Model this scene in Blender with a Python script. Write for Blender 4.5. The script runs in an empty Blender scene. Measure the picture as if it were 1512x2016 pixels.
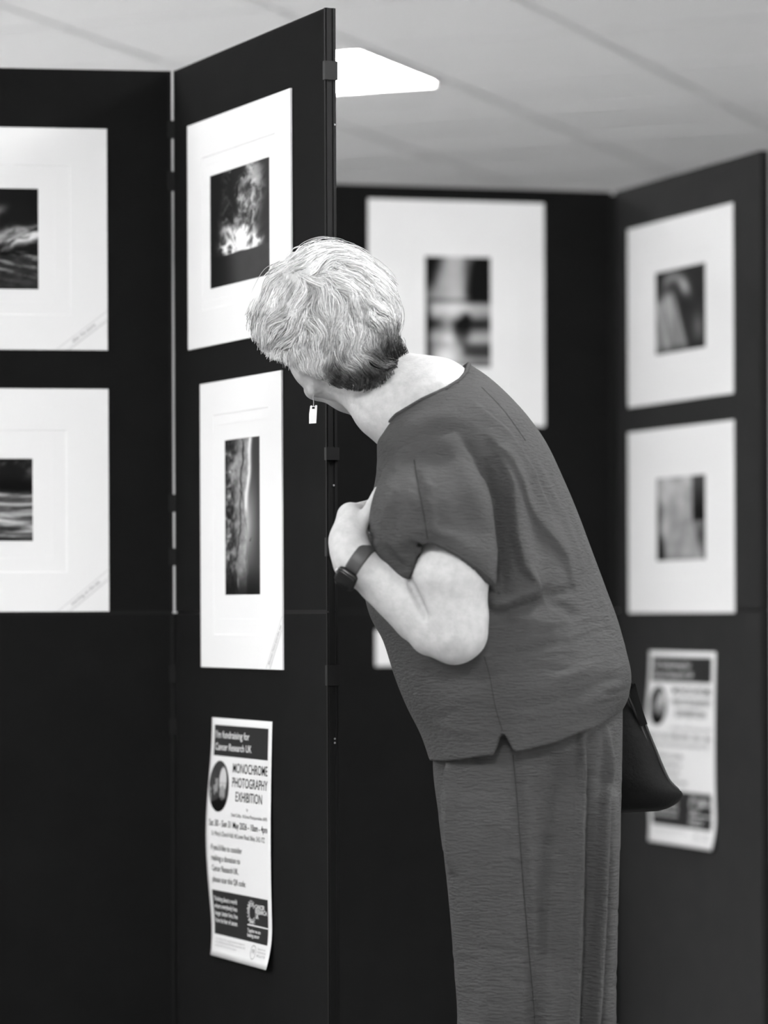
import bpy, bmesh, math, random
import numpy as np
from mathutils import Vector, Matrix
from mathutils.bvhtree import BVHTree

SC = bpy.context.scene
COL = SC.collection

# ------------------------------------------------------------------ camera
F_PX = 6433.0                     # focal length in pixels of the 1512 x 2016 frame
PX0, PY0 = 756.0, 1204.0          # where the level view axis meets the frame
ROLL = math.radians(0.23)
CAM_H = 1.0
cam_data = bpy.data.cameras.new('camera')
cam = bpy.data.objects.new('camera', cam_data); COL.objects.link(cam)
cam_data.sensor_fit = 'VERTICAL'
cam_data.sensor_height = 36.0
cam_data.sensor_width = 27.0
cam_data.lens = F_PX / 2016.0 * 36.0
cam_data.shift_y = (PY0 - 1008.0) / 2016.0
cam_data.clip_start = 0.1; cam_data.clip_end = 60
cam_data.dof.use_dof = True
cam_data.dof.focus_distance = 5.30
cam_data.dof.aperture_fstop = 2.35
cam_data.dof.aperture_blades = 0
cam.matrix_world = Matrix.Translation((0, 0, CAM_H)) @ Matrix.Rotation(math.pi/2, 4, 'X') @ Matrix.Rotation(-ROLL, 4, 'Z')
SC.camera = cam

# ------------------------------------------------------------------ world, exposure
world = bpy.data.worlds.new('world'); SC.world = world; world.use_nodes = True
world.node_tree.nodes['Background'].inputs[0].default_value = (0.5, 0.5, 0.5, 1)
world.node_tree.nodes['Background'].inputs[1].default_value = 0.3
SC.view_settings.view_transform = 'Standard'
SC.view_settings.look = 'None'
SC.view_settings.gamma = 1.0
SC.view_settings.use_curve_mapping = False
SC.view_settings.exposure = 0.0
PANEL_STRENGTH = 82.0             # ceiling LED panels
FLOOR_ALBEDO = 0.87

# ------------------------------------------------------------------ helpers
CR, SR = math.cos(ROLL), math.sin(ROLL)
def P(px, py, Y):
    """point of the place seen at that pixel, at depth Y in front of the camera"""
    x, y = px - PX0, py - PY0
    xr, yr = x*CR - y*SR, x*SR + y*CR
    return Vector((xr/F_PX*Y, Y, CAM_H - yr/F_PX*Y))
def Pn(px, py, Y):
    px, py, Y = np.broadcast_arrays(np.asarray(px, float), np.asarray(py, float), np.asarray(Y, float))
    x, y = px - PX0, py - PY0
    xr, yr = x*CR - y*SR, x*SR + y*CR
    return np.stack([xr/F_PX*Y, Y, CAM_H - yr/F_PX*Y], -1)
def proj(v):
    xr = v[:, 0]/v[:, 1]*F_PX; yr = (CAM_H - v[:, 2])/v[:, 1]*F_PX
    return xr*CR + yr*SR + PX0, -xr*SR + yr*CR + PY0

def lin(s):
    s = np.asarray(s, float)/255.0
    return np.where(s <= 0.04045, s/12.92, ((s + 0.055)/1.055)**2.4)

def tag(o, label=None, cat=None, group=None, kind=None):
    if label: o['label'] = label
    if cat: o['category'] = cat
    if group: o['group'] = group
    if kind: o['kind'] = kind
    return o
def thing(name, loc, label, cat, group=None):
    o = bpy.data.objects.new(name, None); COL.objects.link(o); o.location = loc
    o.empty_display_size = 0.05
    return tag(o, label, cat, group)
def mesh_obj(name, verts, faces, mat, parent=None, smooth=False):
    """verts are world coordinates; a child keeps them through the inverse of its parent's location"""
    me = bpy.data.meshes.new(name)
    verts = np.asarray(verts, float)
    org = np.zeros(3)
    p = parent
    while p is not None:
        org += np.array(p.location); p = p.parent
    me.from_pydata((verts - org).tolist(), [], faces.tolist() if hasattr(faces, 'tolist') else faces)
    me.update()
    if smooth: me.polygons.foreach_set('use_smooth', [True]*len(me.polygons))
    o = bpy.data.objects.new(name, me); COL.objects.link(o)
    if mat: me.materials.append(mat)
    if parent is not None: o.parent = parent
    return o
class MB:
    """collects boxes, tubes and lofts of ONE part"""
    def __init__(self): self.v = []; self.f = []; self.n = 0
    def add(self, v, f):
        v = np.asarray(v, float).reshape(-1, 3)
        self.f += [[i + self.n for i in q] for q in f]; self.v.append(v); self.n += len(v)
    def box(self, o, ax, ay, az):
        o, ax, ay, az = [np.array(q, float) for q in (o, ax, ay, az)]
        c = [o + i*ax + j*ay + k*az for k in (0, 1) for j in (0, 1) for i in (0, 1)]
        self.add(c, [(0,2,3,1),(4,5,7,6),(0,1,5,4),(2,6,7,3),(0,4,6,2),(1,3,7,5)])
    def rings(self, R, close_ring=True, cap0=True, cap1=True):
        R = np.asarray(R, float); m, n, _ = R.shape
        f = []
        for i in range(m - 1):
            for j in range(n if close_ring else n - 1):
                k = (j + 1) % n
                f.append((i*n + j, i*n + k, (i+1)*n + k, (i+1)*n + j))
        if cap0: f.append(tuple(range(n))[::-1])
        if cap1: f.append(tuple((m-1)*n + j for j in range(n)))
        self.add(R.reshape(-1, 3), f)
    def tube(self, pts, r, n=10):
        pts = [Vector(p) for p in pts]; rr = r if hasattr(r, '__len__') else [r]*len(pts)
        R = []; prev = None
        for i, p in enumerate(pts):
            d = (pts[min(i+1, len(pts)-1)] - pts[max(i-1, 0)]).normalized()
            a = prev if prev is not None else Vector((0.3, 0.1, 1))
            b = d.cross(a)
            if b.length < 1e-5: b = d.cross(Vector((1, 0, 0)))
            b.normalize(); a = b.cross(d).normalized(); prev = a
            R.append([p + (a*math.cos(2*math.pi*k/n) + b*math.sin(2*math.pi*k/n))*rr[i] for k in range(n)])
        self.rings(R)
    def build(self, name, mat, parent=None, smooth=False):
        return mesh_obj(name, np.concatenate(self.v), self.f, mat, parent, smooth)

# ------------------------------------------------------------------ materials
def mat(name, g, rough=0.7, spec=0.3, metal=0.0, bump=None, var=None, sss=0.0):
    """g: grey albedo. bump=(scale xyz, strength, distance, detail); var=(scale xyz, lo, hi)"""
    m = bpy.data.materials.new(name); m.use_nodes = True
    nt = m.node_tree; b = nt.nodes['Principled BSDF']
    b.inputs['Base Color'].default_value = (g, g, g, 1)
    b.inputs['Roughness'].default_value = rough
    b.inputs['Specular IOR Level'].default_value = spec
    b.inputs['Metallic'].default_value = metal
    if sss:
        b.inputs['Subsurface Weight'].default_value = sss
        b.inputs['Subsurface Radius'].default_value = (0.006, 0.006, 0.006)
        b.inputs['Subsurface Scale'].default_value = 1.0
    if bump or var:
        tc = nt.nodes.new('ShaderNodeTexCoord')
    def noise(scale, detail=4, rough=0.6):
        mp = nt.nodes.new('ShaderNodeMapping'); mp.inputs['Scale'].default_value = scale
        nt.links.new(tc.outputs['Object'], mp.inputs['Vector'])
        n = nt.nodes.new('ShaderNodeTexNoise'); n.inputs['Scale'].default_value = 1.0
        n.inputs['Detail'].default_value = detail; n.inputs['Roughness'].default_value = rough
        nt.links.new(mp.outputs['Vector'], n.inputs['Vector'])
        return n
    if bump:
        n = noise(bump[0], bump[3] if len(bump) > 3 else 4)
        bp = nt.nodes.new('ShaderNodeBump'); bp.inputs['Strength'].default_value = bump[1]
        bp.inputs['Distance'].default_value = bump[2]
        nt.links.new(n.outputs['Fac'], bp.inputs['Height'])
        nt.links.new(bp.outputs['Normal'], b.inputs['Normal'])
    if var:
        n = noise(var[0])
        r = nt.nodes.new('ShaderNodeMapRange')
        r.inputs['From Min'].default_value = 0.3; r.inputs['From Max'].default_value = 0.7
        r.inputs['To Min'].default_value = var[1]; r.inputs['To Max'].default_value = var[2]
        nt.links.new(n.outputs['Fac'], r.inputs['Value'])
        nt.links.new(r.outputs['Result'], b.inputs['Base Color'])
    return m
def mat_attr(name, attr='Col', rough=0.5, spec=0.2):
    m = bpy.data.materials.new(name); m.use_nodes = True
    nt = m.node_tree; b = nt.nodes['Principled BSDF']
    a = nt.nodes.new('ShaderNodeAttribute'); a.attribute_name = attr
    nt.links.new(a.outputs['Color'], b.inputs['Base Color'])
    b.inputs['Roughness'].default_value = rough; b.inputs['Specular IOR Level'].default_value = spec
    return m
def mat_emit(name, strength):
    m = bpy.data.materials.new(name); m.use_nodes = True
    nt = m.node_tree; b = nt.nodes['Principled BSDF']
    b.inputs['Base Color'].default_value = (0.8, 0.8, 0.8, 1)
    b.inputs['Emission Color'].default_value = (1, 1, 1, 1)
    b.inputs['Emission Strength'].default_value = strength
    return m
M_FABRIC = mat('board_loop_fabric', 0.0088, 0.95, 0.10, bump=((900, 900, 900), 0.25, 0.001, 2), var=((14, 14, 14), 0.0079, 0.0097))
M_FABRIC_LIT = mat('grey_loop_fabric', 0.030, 0.95, 0.10, bump=((900, 900, 900), 0.25, 0.001, 2), var=((14, 14, 14), 0.028, 0.032))  # loop fabric lightened to stand in for light on the right board
M_TRIM = mat('black_plastic_trim', 0.0065, 0.6, 0.2)
M_HINGE = mat('dark_hinge_plastic', 0.012, 0.5, 0.25)
M_MOUNT = mat('white_mount_card', 0.91, 0.9, 0.1, bump=((500, 500, 500), 0.05, 0.0005, 3))
M_PRINT = mat_attr('printed_photograph', rough=0.6, spec=0.08)
M_PAPER = mat('white_paper', 0.83, 0.8, 0.15)
M_INK = mat('black_ink', 0.014, 0.7, 0.1)
M_BOXINK = mat('dark_grey_ink_block', 0.028, 0.6, 0.15)
M_GREYINK = mat('grey_pencil', 0.42, 0.8, 0.1)
M_LIGHTLINE = mat('faint_pencil_line', 0.62, 0.8, 0.1)
M_WALL = mat('painted_wall', 0.80, 0.9, 0.2, bump=((120, 120, 120), 0.05, 0.001, 3))
M_CEIL = mat('ceiling_tile', 0.84, 0.95, 0.1, bump=((60, 60, 60), 0.15, 0.002, 4))
M_GRID = mat('ceiling_grid_metal', 0.80, 0.9, 0.1)
M_FLOOR = mat('hall_floor', FLOOR_ALBEDO, 0.6, 0.3, var=((3, 30, 3), FLOOR_ALBEDO*0.9, FLOOR_ALBEDO*1.1))
M_FLOOR_DIM = mat('dark_floor_carpet', 0.08, 0.95, 0.1, var=((20, 20, 20), 0.07, 0.09))  # unseen dark floor, added to weaken the light bounced upwards
M_LED = mat_emit('led_diffuser', PANEL_STRENGTH)
M_LED_LOW = mat_emit('dimmed_led_diffuser', PANEL_STRENGTH*0.5)  # strengths of added panels set one by one to balance the light
M_LED_DIM = mat_emit('very_dim_led_diffuser', PANEL_STRENGTH*0.25)
M_LED_HIGH = mat_emit('bright_led_diffuser', PANEL_STRENGTH*1.75)

# ------------------------------------------------------------------ the room (its axes turned 22 degrees from the view)
D1 = np.array([0.376, 0.927, 0.0]); D1 /= np.linalg.norm(D1)
D2 = np.array([-D1[1], D1[0], 0.0])
LAMP0 = np.array([-0.216, 9.06, 0.0])
CEIL_H = 2.5
def room(a, b, z=0.0):
    q = LAMP0 + a*D1 + b*D2; return np.array([q[0], q[1], z])
A0, A1, B0, B1 = -14.4, 4.2, -6.0, 6.0
def slab(name, o, x, y, z, m, kind='structure'):
    b = MB(); b.box(o, x, y, z); ob = b.build(name, m); ob['kind'] = kind; return ob
WT = 0.12
EZ = np.array([0, 0, 1.0])
fb = MB()
ca, cb_, cc_, cd = -6.2, -1.9, -2.6, 1.8          # unseen dark floor zone, added to cut bounce light around the woman
fb.box(room(A0, B0, -0.1), D1*(ca-A0), D2*(B1-B0), EZ*0.1)
fb.box(room(cb_, B0, -0.1), D1*(0.4-cb_), D2*(B1-B0), EZ*0.1)
fb.box(room(ca, B0, -0.1), D1*(cb_-ca), D2*(cc_-B0), EZ*0.1)
fb.box(room(ca, cd, -0.1), D1*(cb_-ca), D2*(B1-cd), EZ*0.1)
fb.box(room(ca, cc_, -0.1), D1*(cb_-ca), D2*(cd-cc_), EZ*0.1)
fb.box(room(0.4, B0, -0.1), D1*(A1-0.4), D2*(B1-B0), EZ*0.1)  # far floor end, made dark to dim the ceiling above it
fo = fb.build('floor', M_FLOOR); fo['kind'] = 'structure'; fo.data.materials.append(M_FLOOR_DIM)
for q in list(fo.data.polygons)[24:]: q.material_index = 1
slab('ceiling', room(A0, B0, CEIL_H), D1*(A1-A0), D2*(B1-B0), EZ*0.1, M_CEIL)
slab('wall_back', room(A1, B0-WT, 0), D1*WT, D2*(B1-B0+2*WT), EZ*CEIL_H, M_WALL)
slab('wall_front', room(A0-WT, B0-WT, 0), D1*WT, D2*(B1-B0+2*WT), EZ*CEIL_H, M_WALL)
slab('wall_left', room(A0, B1, 0), D1*(A1-A0), D2*WT, EZ*CEIL_H, M_WALL)
slab('wall_right', room(A0, B0-WT, 0), D1*(A1-A0), D2*WT, EZ*CEIL_H, M_WALL)
gb = MB()
k = -0.3 - 0.6*23
while k < A1:
    if k > A0: gb.box(room(k-0.012, B0, CEIL_H-0.006), D1*0.024, D2*(B1-B0), EZ*0.006)
    k += 0.6
k = -0.3 - 0.6*9
while k < B1:
    if k > B0: gb.box(room(A0, k-0.012, CEIL_H-0.0065), D1*(A1-A0), D2*0.024, EZ*0.0065)
    k += 0.6
go = gb.build('trim_1', M_GRID); go['kind'] = 'structure'

LAMPS = [(i, j) for i in (0, -3.0, -6.0) for j in (-4.8, -2.4, 0, 2.4, 4.8) if i < 0 or j in (0, 2.4)]  # all but the seen panel are added, placed for the light they give
for (i, j) in LAMPS:
    c = room(i, j, CEIL_H)
    seen = (i == 0 and j == 0)
    lab = ('bright LED ceiling panel above the far boards, right of the tall board edge' if seen
           else 'LED ceiling panel set in the tiled ceiling outside the view')
    t = thing('ceiling_light', (c[0], c[1], CEIL_H - 0.012), lab, 'ceiling light', 'LED panels in the ceiling grid')
    f = MB()
    for (a, b, la, lb) in ((-.298, -.298, .596, .016), (-.298, .046, .596, .016), (-.298, -.282, .016, .328), (.282, -.282, .016, .328)):
        f.box(room(i+a, j+b, CEIL_H-0.014), D1*la, D2*lb, EZ*0.0135)
    f.build('frame', M_WALL, t)
    d = MB(); d.box(room(i-.282, j-.282, CEIL_H-0.011), D1*.564, D2*.328, EZ*0.010)
    d.build('diffuser', M_LED_DIM if (i, j) == (-3.0, 0) else M_LED_LOW if (i, j) == (-6.0, -4.8) else (M_LED_HIGH if i == -6.0 else M_LED), t)
# ------------------------------------------------------------------ display boards
class Board:
    """a two-panel fabric board standing on the floor; p0 -> p1 is its foot line, front is the side the prints hang on"""
    def __init__(self, p0, p1, label, thick=0.019, z1=2.0, fabric=None):
        self.p0 = np.array([p0[0], p0[1], 0.0]); self.p1 = np.array([p1[0], p1[1], 0.0])
        d = self.p1 - self.p0; self.w = np.linalg.norm(d); self.d = d/self.w
        n = np.array([self.d[1], -self.d[0], 0.0])
        if np.dot(n, -(self.p0 + self.p1)/2) < 0: n = -n
        self.n = n
        t = thing('display_board', (self.p0[0], self.p0[1], 0), label, 'display board', 'folding fabric display boards')
        self.t = t; self.thick = thick
        for (za, zb) in ((0.0, 0.9985), (1.0015, z1)):
            b = MB(); e = 0.004
            b.box(self.p0 + self.d*e + EZ*(za+0.002) - n*(thick-0.001), self.d*(self.w-2*e), n*(thick-0.001), EZ*(zb-za-0.004))
            b.build('panel', fabric or M_FABRIC, t)
            f = MB()
            for s in (0, self.w-e):
                f.box(self.p0 + self.d*s + EZ*za - n*thick, self.d*e, n*(thick+0.0006), EZ*(zb-za))
                f.box(self.p0 + self.d*(s + (-0.0014 if s == 0 else e)) + EZ*za - n*(thick-0.003), self.d*0.0014, n*0.0025, EZ*(zb-za))
                f.box(self.p0 + self.d*(s + (-0.0014 if s == 0 else e)) + EZ*za - n*0.0045, self.d*0.0014, n*0.0025, EZ*(zb-za))
            f.box(self.p0 + self.d*e + EZ*za - n*thick, self.d*(self.w-2*e), n*(thick-0.0006), EZ*0.003)
            f.box(self.p0 + self.d*e + EZ*(zb-0.003) - n*thick, self.d*(self.w-2*e), n*(thick-0.0006), EZ*0.003)
            f.build('edge_trim', M_TRIM, t)
        g = MB(); g.box(self.p0 + EZ*0.9975 - n*(thick-0.002), self.d*self.w, n*(thick-0.005), EZ*0.005); g.build('joint_strip', M_TRIM, t)
    def hinge(self, s, z, h, depth=0.0, out=0.010):
        b = MB()
        b.box(self.p0 + self.d*s + EZ*(z-h/2) - self.n*(self.thick+0.002), self.d*out, self.n*(self.thick+0.0045), EZ*h)
        b.build('hinge', M_HINGE, self.t)
    def hit(self, px, py):
        r = np.array(P(px, py, 1.0)) - np.array([0, 0, CAM_H])
        c = np.array([0, 0, CAM_H])
        k = np.dot(self.p0 - c, self.n)/np.dot(r, self.n)
        q = c + k*r
        return float(np.dot(q - self.p0, self.d)), float(q[2])
    def at(self, s, z, off=0.0):
        return self.p0 + self.d*s + EZ*z + self.n*off
    def sdir(self):
        """+1 when s grows to the viewer's right"""
        return 1.0 if np.dot(self.d, np.array([1, 0, 0])) > 0 else -1.0

bA = Board((-1.086, 5.935), (-0.3905, 6.036), 'black fabric display board at the far left, square on, with two landscape prints')
bB = Board((-0.3845, 6.036), (-0.0935, 5.408), 'tall black display board with its edge towards the viewer, beside the leaning woman')
bC = Board((-0.133, 7.632), (0.545, 7.805), 'blurred black display board behind the woman, with one large portrait print')
bD = Board((0.556, 7.800), (0.8227, 7.108), 'blurred dark grey display board at the right, two prints and a poster on it', fabric=M_FABRIC_LIT)
bE = Board((0.850, 7.092), (1.54, 7.26), 'dark display board sliver at the right edge of the view')
# hinge clips on the free edge of the tall board and in the gap to its neighbour
def zof(py, Y): return float(P(650, py, Y)[2])
for (ya, yb) in ((118, 155), (1058, 1095), (1310, 1350), (880, 905)):
    z = zof((ya+yb)/2, 5.40); h = (yb-ya)/F_PX*5.40
    bB.hinge(bB.w-0.005, z, h, out=0.009)
for (ya, yb) in ((236, 268), (336, 372), (972, 1006), (1078, 1112), (1310, 1342), (1414, 1446)):
    z = zof((ya+yb)/2, 6.03); h = (yb-ya)/F_PX*6.03
    b = MB(); b.box(bA.at(bA.w-0.006, z-h/2, -0.021), bA.d*0.018, bA.n*0.024, EZ*h)
    b.build('hinge', M_TRIM, bA.t)
# fabric gusset that closes the gap between the lower panels
b = MB(); b.box(bA.at(bA.w-0.002, 0.004, -0.012), bA.d*0.012, bA.n*0.004, EZ*0.994); b.build('gusset', M_TRIM, bA.t)
b = MB(); b.box(bC.at(bC.w+0.0005, 0.004, -0.012), bC.d*0.0135, bC.n*0.006, EZ*1.99); b.build('gusset', M_TRIM, bC.t)
for ya in (243, 1455, 1463, 955):
    z = zof(ya, 5.40); q = bB.at(bB.w+0.0002, z, -0.012 if ya > 500 else -0.016)
    s = MB(); s.tube([q, q + bB.d*0.0012], 0.0017, 10); s.build('rivet', mat('rivet_metal', 0.5, 0.35, 0.5, 0.6) if 'rivet_metal' not in bpy.data.materials else bpy.data.materials['rivet_metal'], bB.t)

# ------------------------------------------------------------------ noise for the printed pictures
def vnoise(u, v, seed):
    r = np.random.RandomState(seed).rand(64, 64)
    u = np.mod(u, 64); v = np.mod(v, 64)
    i = u.astype(int); j = v.astype(int); a = u - i; b = v - j
    a = a*a*(3-2*a); b = b*b*(3-2*b)
    i0, i1, j0, j1 = i % 64, (i+1) % 64, j % 64, (j+1) % 64
    return (r[i0, j0]*(1-a) + r[i1, j0]*a)*(1-b) + (r[i0, j1]*(1-a) + r[i1, j1]*a)*b
def fbm(u, v, seed, oct=5, gain=0.55):
    s = 0; a = 1; t = 0
    for k in range(oct):
        s = s + a*vnoise(u*2**k + 7.3*k, v*2**k + 3.1*k, seed+k); t += a; a *= gain
    return s/t
def ridged(u, v, seed, oct=5):
    s = 0; a = 1; t = 0
    for k in range(oct):
        s = s + a*(1-np.abs(2*vnoise(u*2**k + 5.7*k, v*2**k + 1.3*k, seed+k)-1)); t += a; a *= 0.55
    return s/t
def sm(a, b, x):
    t = np.clip((x-a)/(b-a), 0, 1); return t*t*(3-2*t)
def gauss(x, c, w): return np.exp(-((x-c)/w)**2)

def pic_sunburst(u, v):
    wx = (fbm(u*4, v*4, 5)-.5)*.30; wy = (fbm(u*4+9, v*4+4, 8)-.5)*.30
    c = ridged((u+wx)*4.2 + .8*v, (v+wy)*4.6, 11)
    c2 = ridged((u+wx*.6)*9, (v+wy*.6)*10, 14, 4)
    ctr = .52 + .06*np.sin(v*8)
    fan = sm(.42, .16, np.abs(u-ctr))
    cl = sm(.50, .80, c*.75 + c2*.28)*fan
    d = np.hypot((u-.50)*0.9, (v-.655)*1.35)
    ray = ridged(np.arctan2(v-.735, u-.48)*7+20, np.hypot(u-.48, v-.735)*1.2, 40, 3)
    sun = np.exp(-(d/.10)**2)*1.1 + 0.75*np.exp(-(d/.22)**2)*sm(.35, .85, ray*.7 + c2*.3)
    low = gauss(v, .67, .05)*sm(.05, .2, u)*(1-sm(.82, .95, u))*sm(.5, .9, c2)
    g = 18 + 34*sm(.15, .9, u) + 170*cl*(.45 + .55*c2) + 225*sun + 150*low
    hill = 0.735 + 0.008*np.sin(u*9) - 0.022*sm(.6, 1, u) - 0.018*(1-sm(.05, .35, u)) + .004*(fbm(u*20, v*0, 2)-.5)
    m = sm(-.006, .006, v-hill)
    g = g*(1-m) + m*(10 + 50*sm(.1, .55, u) + 12*fbm(u*8, v*8, 3))
    return np.clip(g, 8, 245)
def pic_shore(u, v):
    rock = fbm(u*9, v*22, 21, 6)
    rocky = 88 + 330*(rock-.5)
    path = 0.46 - 0.10*sm(.3, .75, v) + 0.34*(fbm(v*6, v*0+3.3, 201, 4)-.5)
    path2 = 0.56 + .10*sm(.6, 1, v) + 0.30*(fbm(v*5, v*0+8.1, 207, 4)-.5)
    land = 100 + 90*fbm(u*9, v*26, 31, 6) - 75*np.exp(-((u-path)/.022)**2) - 45*np.exp(-((u-path2)/.018)**2)
    k = sm(.15, .45, u + .12*(fbm(u*6, v*14, 77)-.5))
    g = rocky*(1-k) + land*k
    foam = 0.74 - 0.12*sm(0.02, 0.45, v) - 0.02*np.sin(v*20)
    sea = 62 + 85*gauss(v, .52, .25)*(1-sm(.62, 1.05, u))
    m = sm(-.03, .04, u-foam)
    g = g*(1-m) + sea*m
    g = g + 120*np.exp(-((u-foam)/.05)**2)*(1-sm(.38, .52, v)) + 35*np.exp(-((u-foam)/.08)**2)*gauss(v, .6, .15)
    br = .7*sm(.70, .82, ridged(u*7, v*17, 90))*(1-sm(.12, .24, u))
    g = g + 120*br
    bl = sm(.8, .86, ridged(u*14, v*26, 55, 3))*gauss(u, .67, .06)*gauss(v, .65, .03)
    g = g - 110*bl
    vig = 1 - .75*sm(.78, 1.0, v) - .5*sm(.12, 0, v)*(1-sm(.2, .6, u)) - .3*sm(.25, 0, u)
    g = g*vig + 70*np.exp(-((u-(.36+.06*(v-.9)*4))/.02)**2)*gauss(v, .92, .04)
    return np.clip(g, 12, 235)
def pic_storm(u, v):
    w = (fbm(u*2, v*3, 15)-.5)*.25
    g = 14 + 8*fbm(u*4, v*4, 1)
    q = v + .28*(u-.75) + w
    g = g + 150*gauss(q, .50, .06)*sm(.3, .6, fbm(u*5, q*14, 3)) + 120*gauss(v + .42*(u-.7) + w*.6, .24, .05)*(1-sm(.62, .8, u))*sm(.3, .65, fbm(u*4+q*5, q*6, 33))
    g = g + 215*gauss(q, .565, .035)*sm(.25, .65, fbm(u*7, q*22, 6))
    hz = .625
    m = sm(-.008, .008, v-hz)
    wat = 45 + 150*sm(.50, .78, fbm(u*5 + v*3, v*24 - u*6, 44))*sm(1.02, .66, v) + 40*(fbm(u*18, v*26, 45)-.5)
    wat = wat*(1-.85*gauss(v, .645, .02))
    return np.clip(g*(1-m) + wat*m, 6, 235)
def pic_bay(u, v):
    g = 20 + 90*sm(.5, .8, fbm(u*5, v*6 + u*2, 61))*sm(.35, .05, v)
    g = g*(1-.8*gauss(v, .33, .08))
    q = v + .045*np.sin(u*5) + .08*(u-.8)
    m = sm(.36, .44, v + .05*(fbm(u*8, v*3, 9)-.5))
    st = 70 + 125*sm(.4, .75, fbm(u*3, q*20, 62)) - 45*sm(.5, .7, fbm(u*4, q*34, 63))
    st = st + 120*np.exp(-((q-.52)/.022)**2) + 95*np.exp(-((v-(.72+.22*(u-.6)))/.035)**2)*sm(.4, .7, u)
    return np.clip(g*(1-m) + st*m, 6, 225)
def pic_street(u, v):
    n = fbm(u*6, v*8, 6)
    g = 135 + 60*gauss(u, .42, .22) + 40*(n-.5)
    g = g - 165*sm(.34, .05, u + .55*(v-.10))*sm(.42, .18, v)                       # dark awning, left
    g = g - 150*sm(.60, .80, u + .25*(v-.2))*sm(.45, .34, v)*sm(.02, .10, v + .25*(u-.6))   # dark gable, right
    g = g - 55*sm(.56, .62, u)*sm(.40, .3, v)
    g = g - 70*gauss(v, .40, .018) + 45*gauss(v, .47, .05)
    g = g - 95*sm(.54, .58, v)*sm(.68, .64, v)*(1-.75*gauss(u, .33, .10))
    fig = np.exp(-(((u-.55)/.13)**2 + ((v-.68)/.12)**2)**2) + np.exp(-(((u-.62)/.08)**2 + ((v-.55)/.05)**2)**2)
    g = g - 130*np.clip(fig, 0, 1) - 110*sm(.14, .02, u)*sm(.38, .48, v)*sm(.96, .9, v)
    g = g - 85*sm(.76, .82, v)*sm(.5, .62, u)*sm(.93, .88, v) + 95*gauss(u, .28, .13)*gauss(v, .92, .08) + 40*gauss(v, .74, .03)
    g = g - 60*sm(.94, .99, v)*sm(.35, .6, u)
    return np.clip(g, 12, 235)
def pic_mane(u, v):
    g = 38 + 14*fbm(u*4, v*4, 4)
    s = fbm((u - .25*v)*16, v*2.2, 8)
    e = .66*sm(.0, .3, v) - .12*sm(.4, 1, v) + .1*v
    body = sm(.24, .42, v + .35*(u-.1))*(1-sm(-.05, .07, u-(.34+.42*(v-.25))))
    g = g + body*(70 + 150*(s-.25))
    arc = np.exp(-((np.hypot((u-.34)*1.0, (v-.33)*1.0)-.24)/.075)**2)*sm(.42, .2, v)*sm(.08, .25, u)
    g = g + 85*arc + 75*gauss(u - .5*(v-.2), .60, .08)*gauss(v, .24, .12)
    g = g + 55*gauss(u, .85 + .1*(v-.7), .10)*gauss(v, .74, .16) - 35*gauss(u, 0, .1)*gauss(v, 0, .12)
    g = g*(1 - .45*sm(.88, 1.0, v))
    return np.clip(g, 14, 220)
def pic_fall(u, v):
    g = 175 + 60*(fbm(u*3 - v*2, v*3 + u*2, 19)-.5)*2
    g = g - 120*gauss(u, .05, .06)*sm(0, .5, v) - 150*gauss(u, .07, .11)*sm(.62, .85, v)*(1-.4*sm(.95, 1, v))
    k = sm(.70, .76, u - .02*v)*(1-sm(.52, .56, v))
    g = g*(1-k) + k*(75 - 55*sm(0, .5, v))
    k2 = sm(0, .03, v-.54)*sm(.0, .05, u-(.72 + .42*(v-.55)))
    g = g - 55*k2 - 40*gauss(v, .99, .05)*gauss(u, .5, .3) - 30*gauss(u, .4, .12)*gauss(v, .02, .05)
    return np.clip(g, 16, 240)

# ------------------------------------------------------------------ mounted prints
def nested(board, base, loops, flip):
    """loops: list of (s0, s1, z0, z1, height) rectangles from the outside in; closed back"""
    v = []; f = []
    for (s0, s1, z0, z1, h) in loops:
        for (s, z) in ((s0, z0), (s1, z0), (s1, z1), (s0, z1)):
            v.append(board.at(s, z, h))
    for i in range(len(loops)-1):
        for j in range(4):
            k = (j+1) % 4
            q = (i*4+j, i*4+k, i*4+4+k, i*4+4+j)
            f.append(q if not flip else q[::-1])
    e = (len(loops)-1)*4
    q = (e, e+1, e+2, e+3); f.append(q if not flip else q[::-1])
    f.append((3, 2, 1, 0) if not flip else (0, 1, 2, 3))
    return v, f
def text_mesh(body, size, align='LEFT', bold=0.0, spacing=1.0):
    cu = bpy.data.curves.new('t', 'FONT'); cu.body = body; cu.size = size; cu.align_x = align
    cu.offset = bold; cu.space_character = spacing; cu.resolution_u = 3
    o = bpy.data.objects.new('t', cu); COL.objects.link(o)
    dg = bpy.context.evaluated_depsgraph_get()
    oe = o.evaluated_get(dg); me = oe.to_mesh()
    v = np.zeros(len(me.vertices)*3); me.vertices.foreach_get('co', v); v = v.reshape(-1, 3).copy()
    f = [tuple(p.vertices) for p in me.polygons]
    oe.to_mesh_clear(); bpy.data.objects.remove(o); bpy.data.curves.remove(cu)
    return v, f

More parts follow.
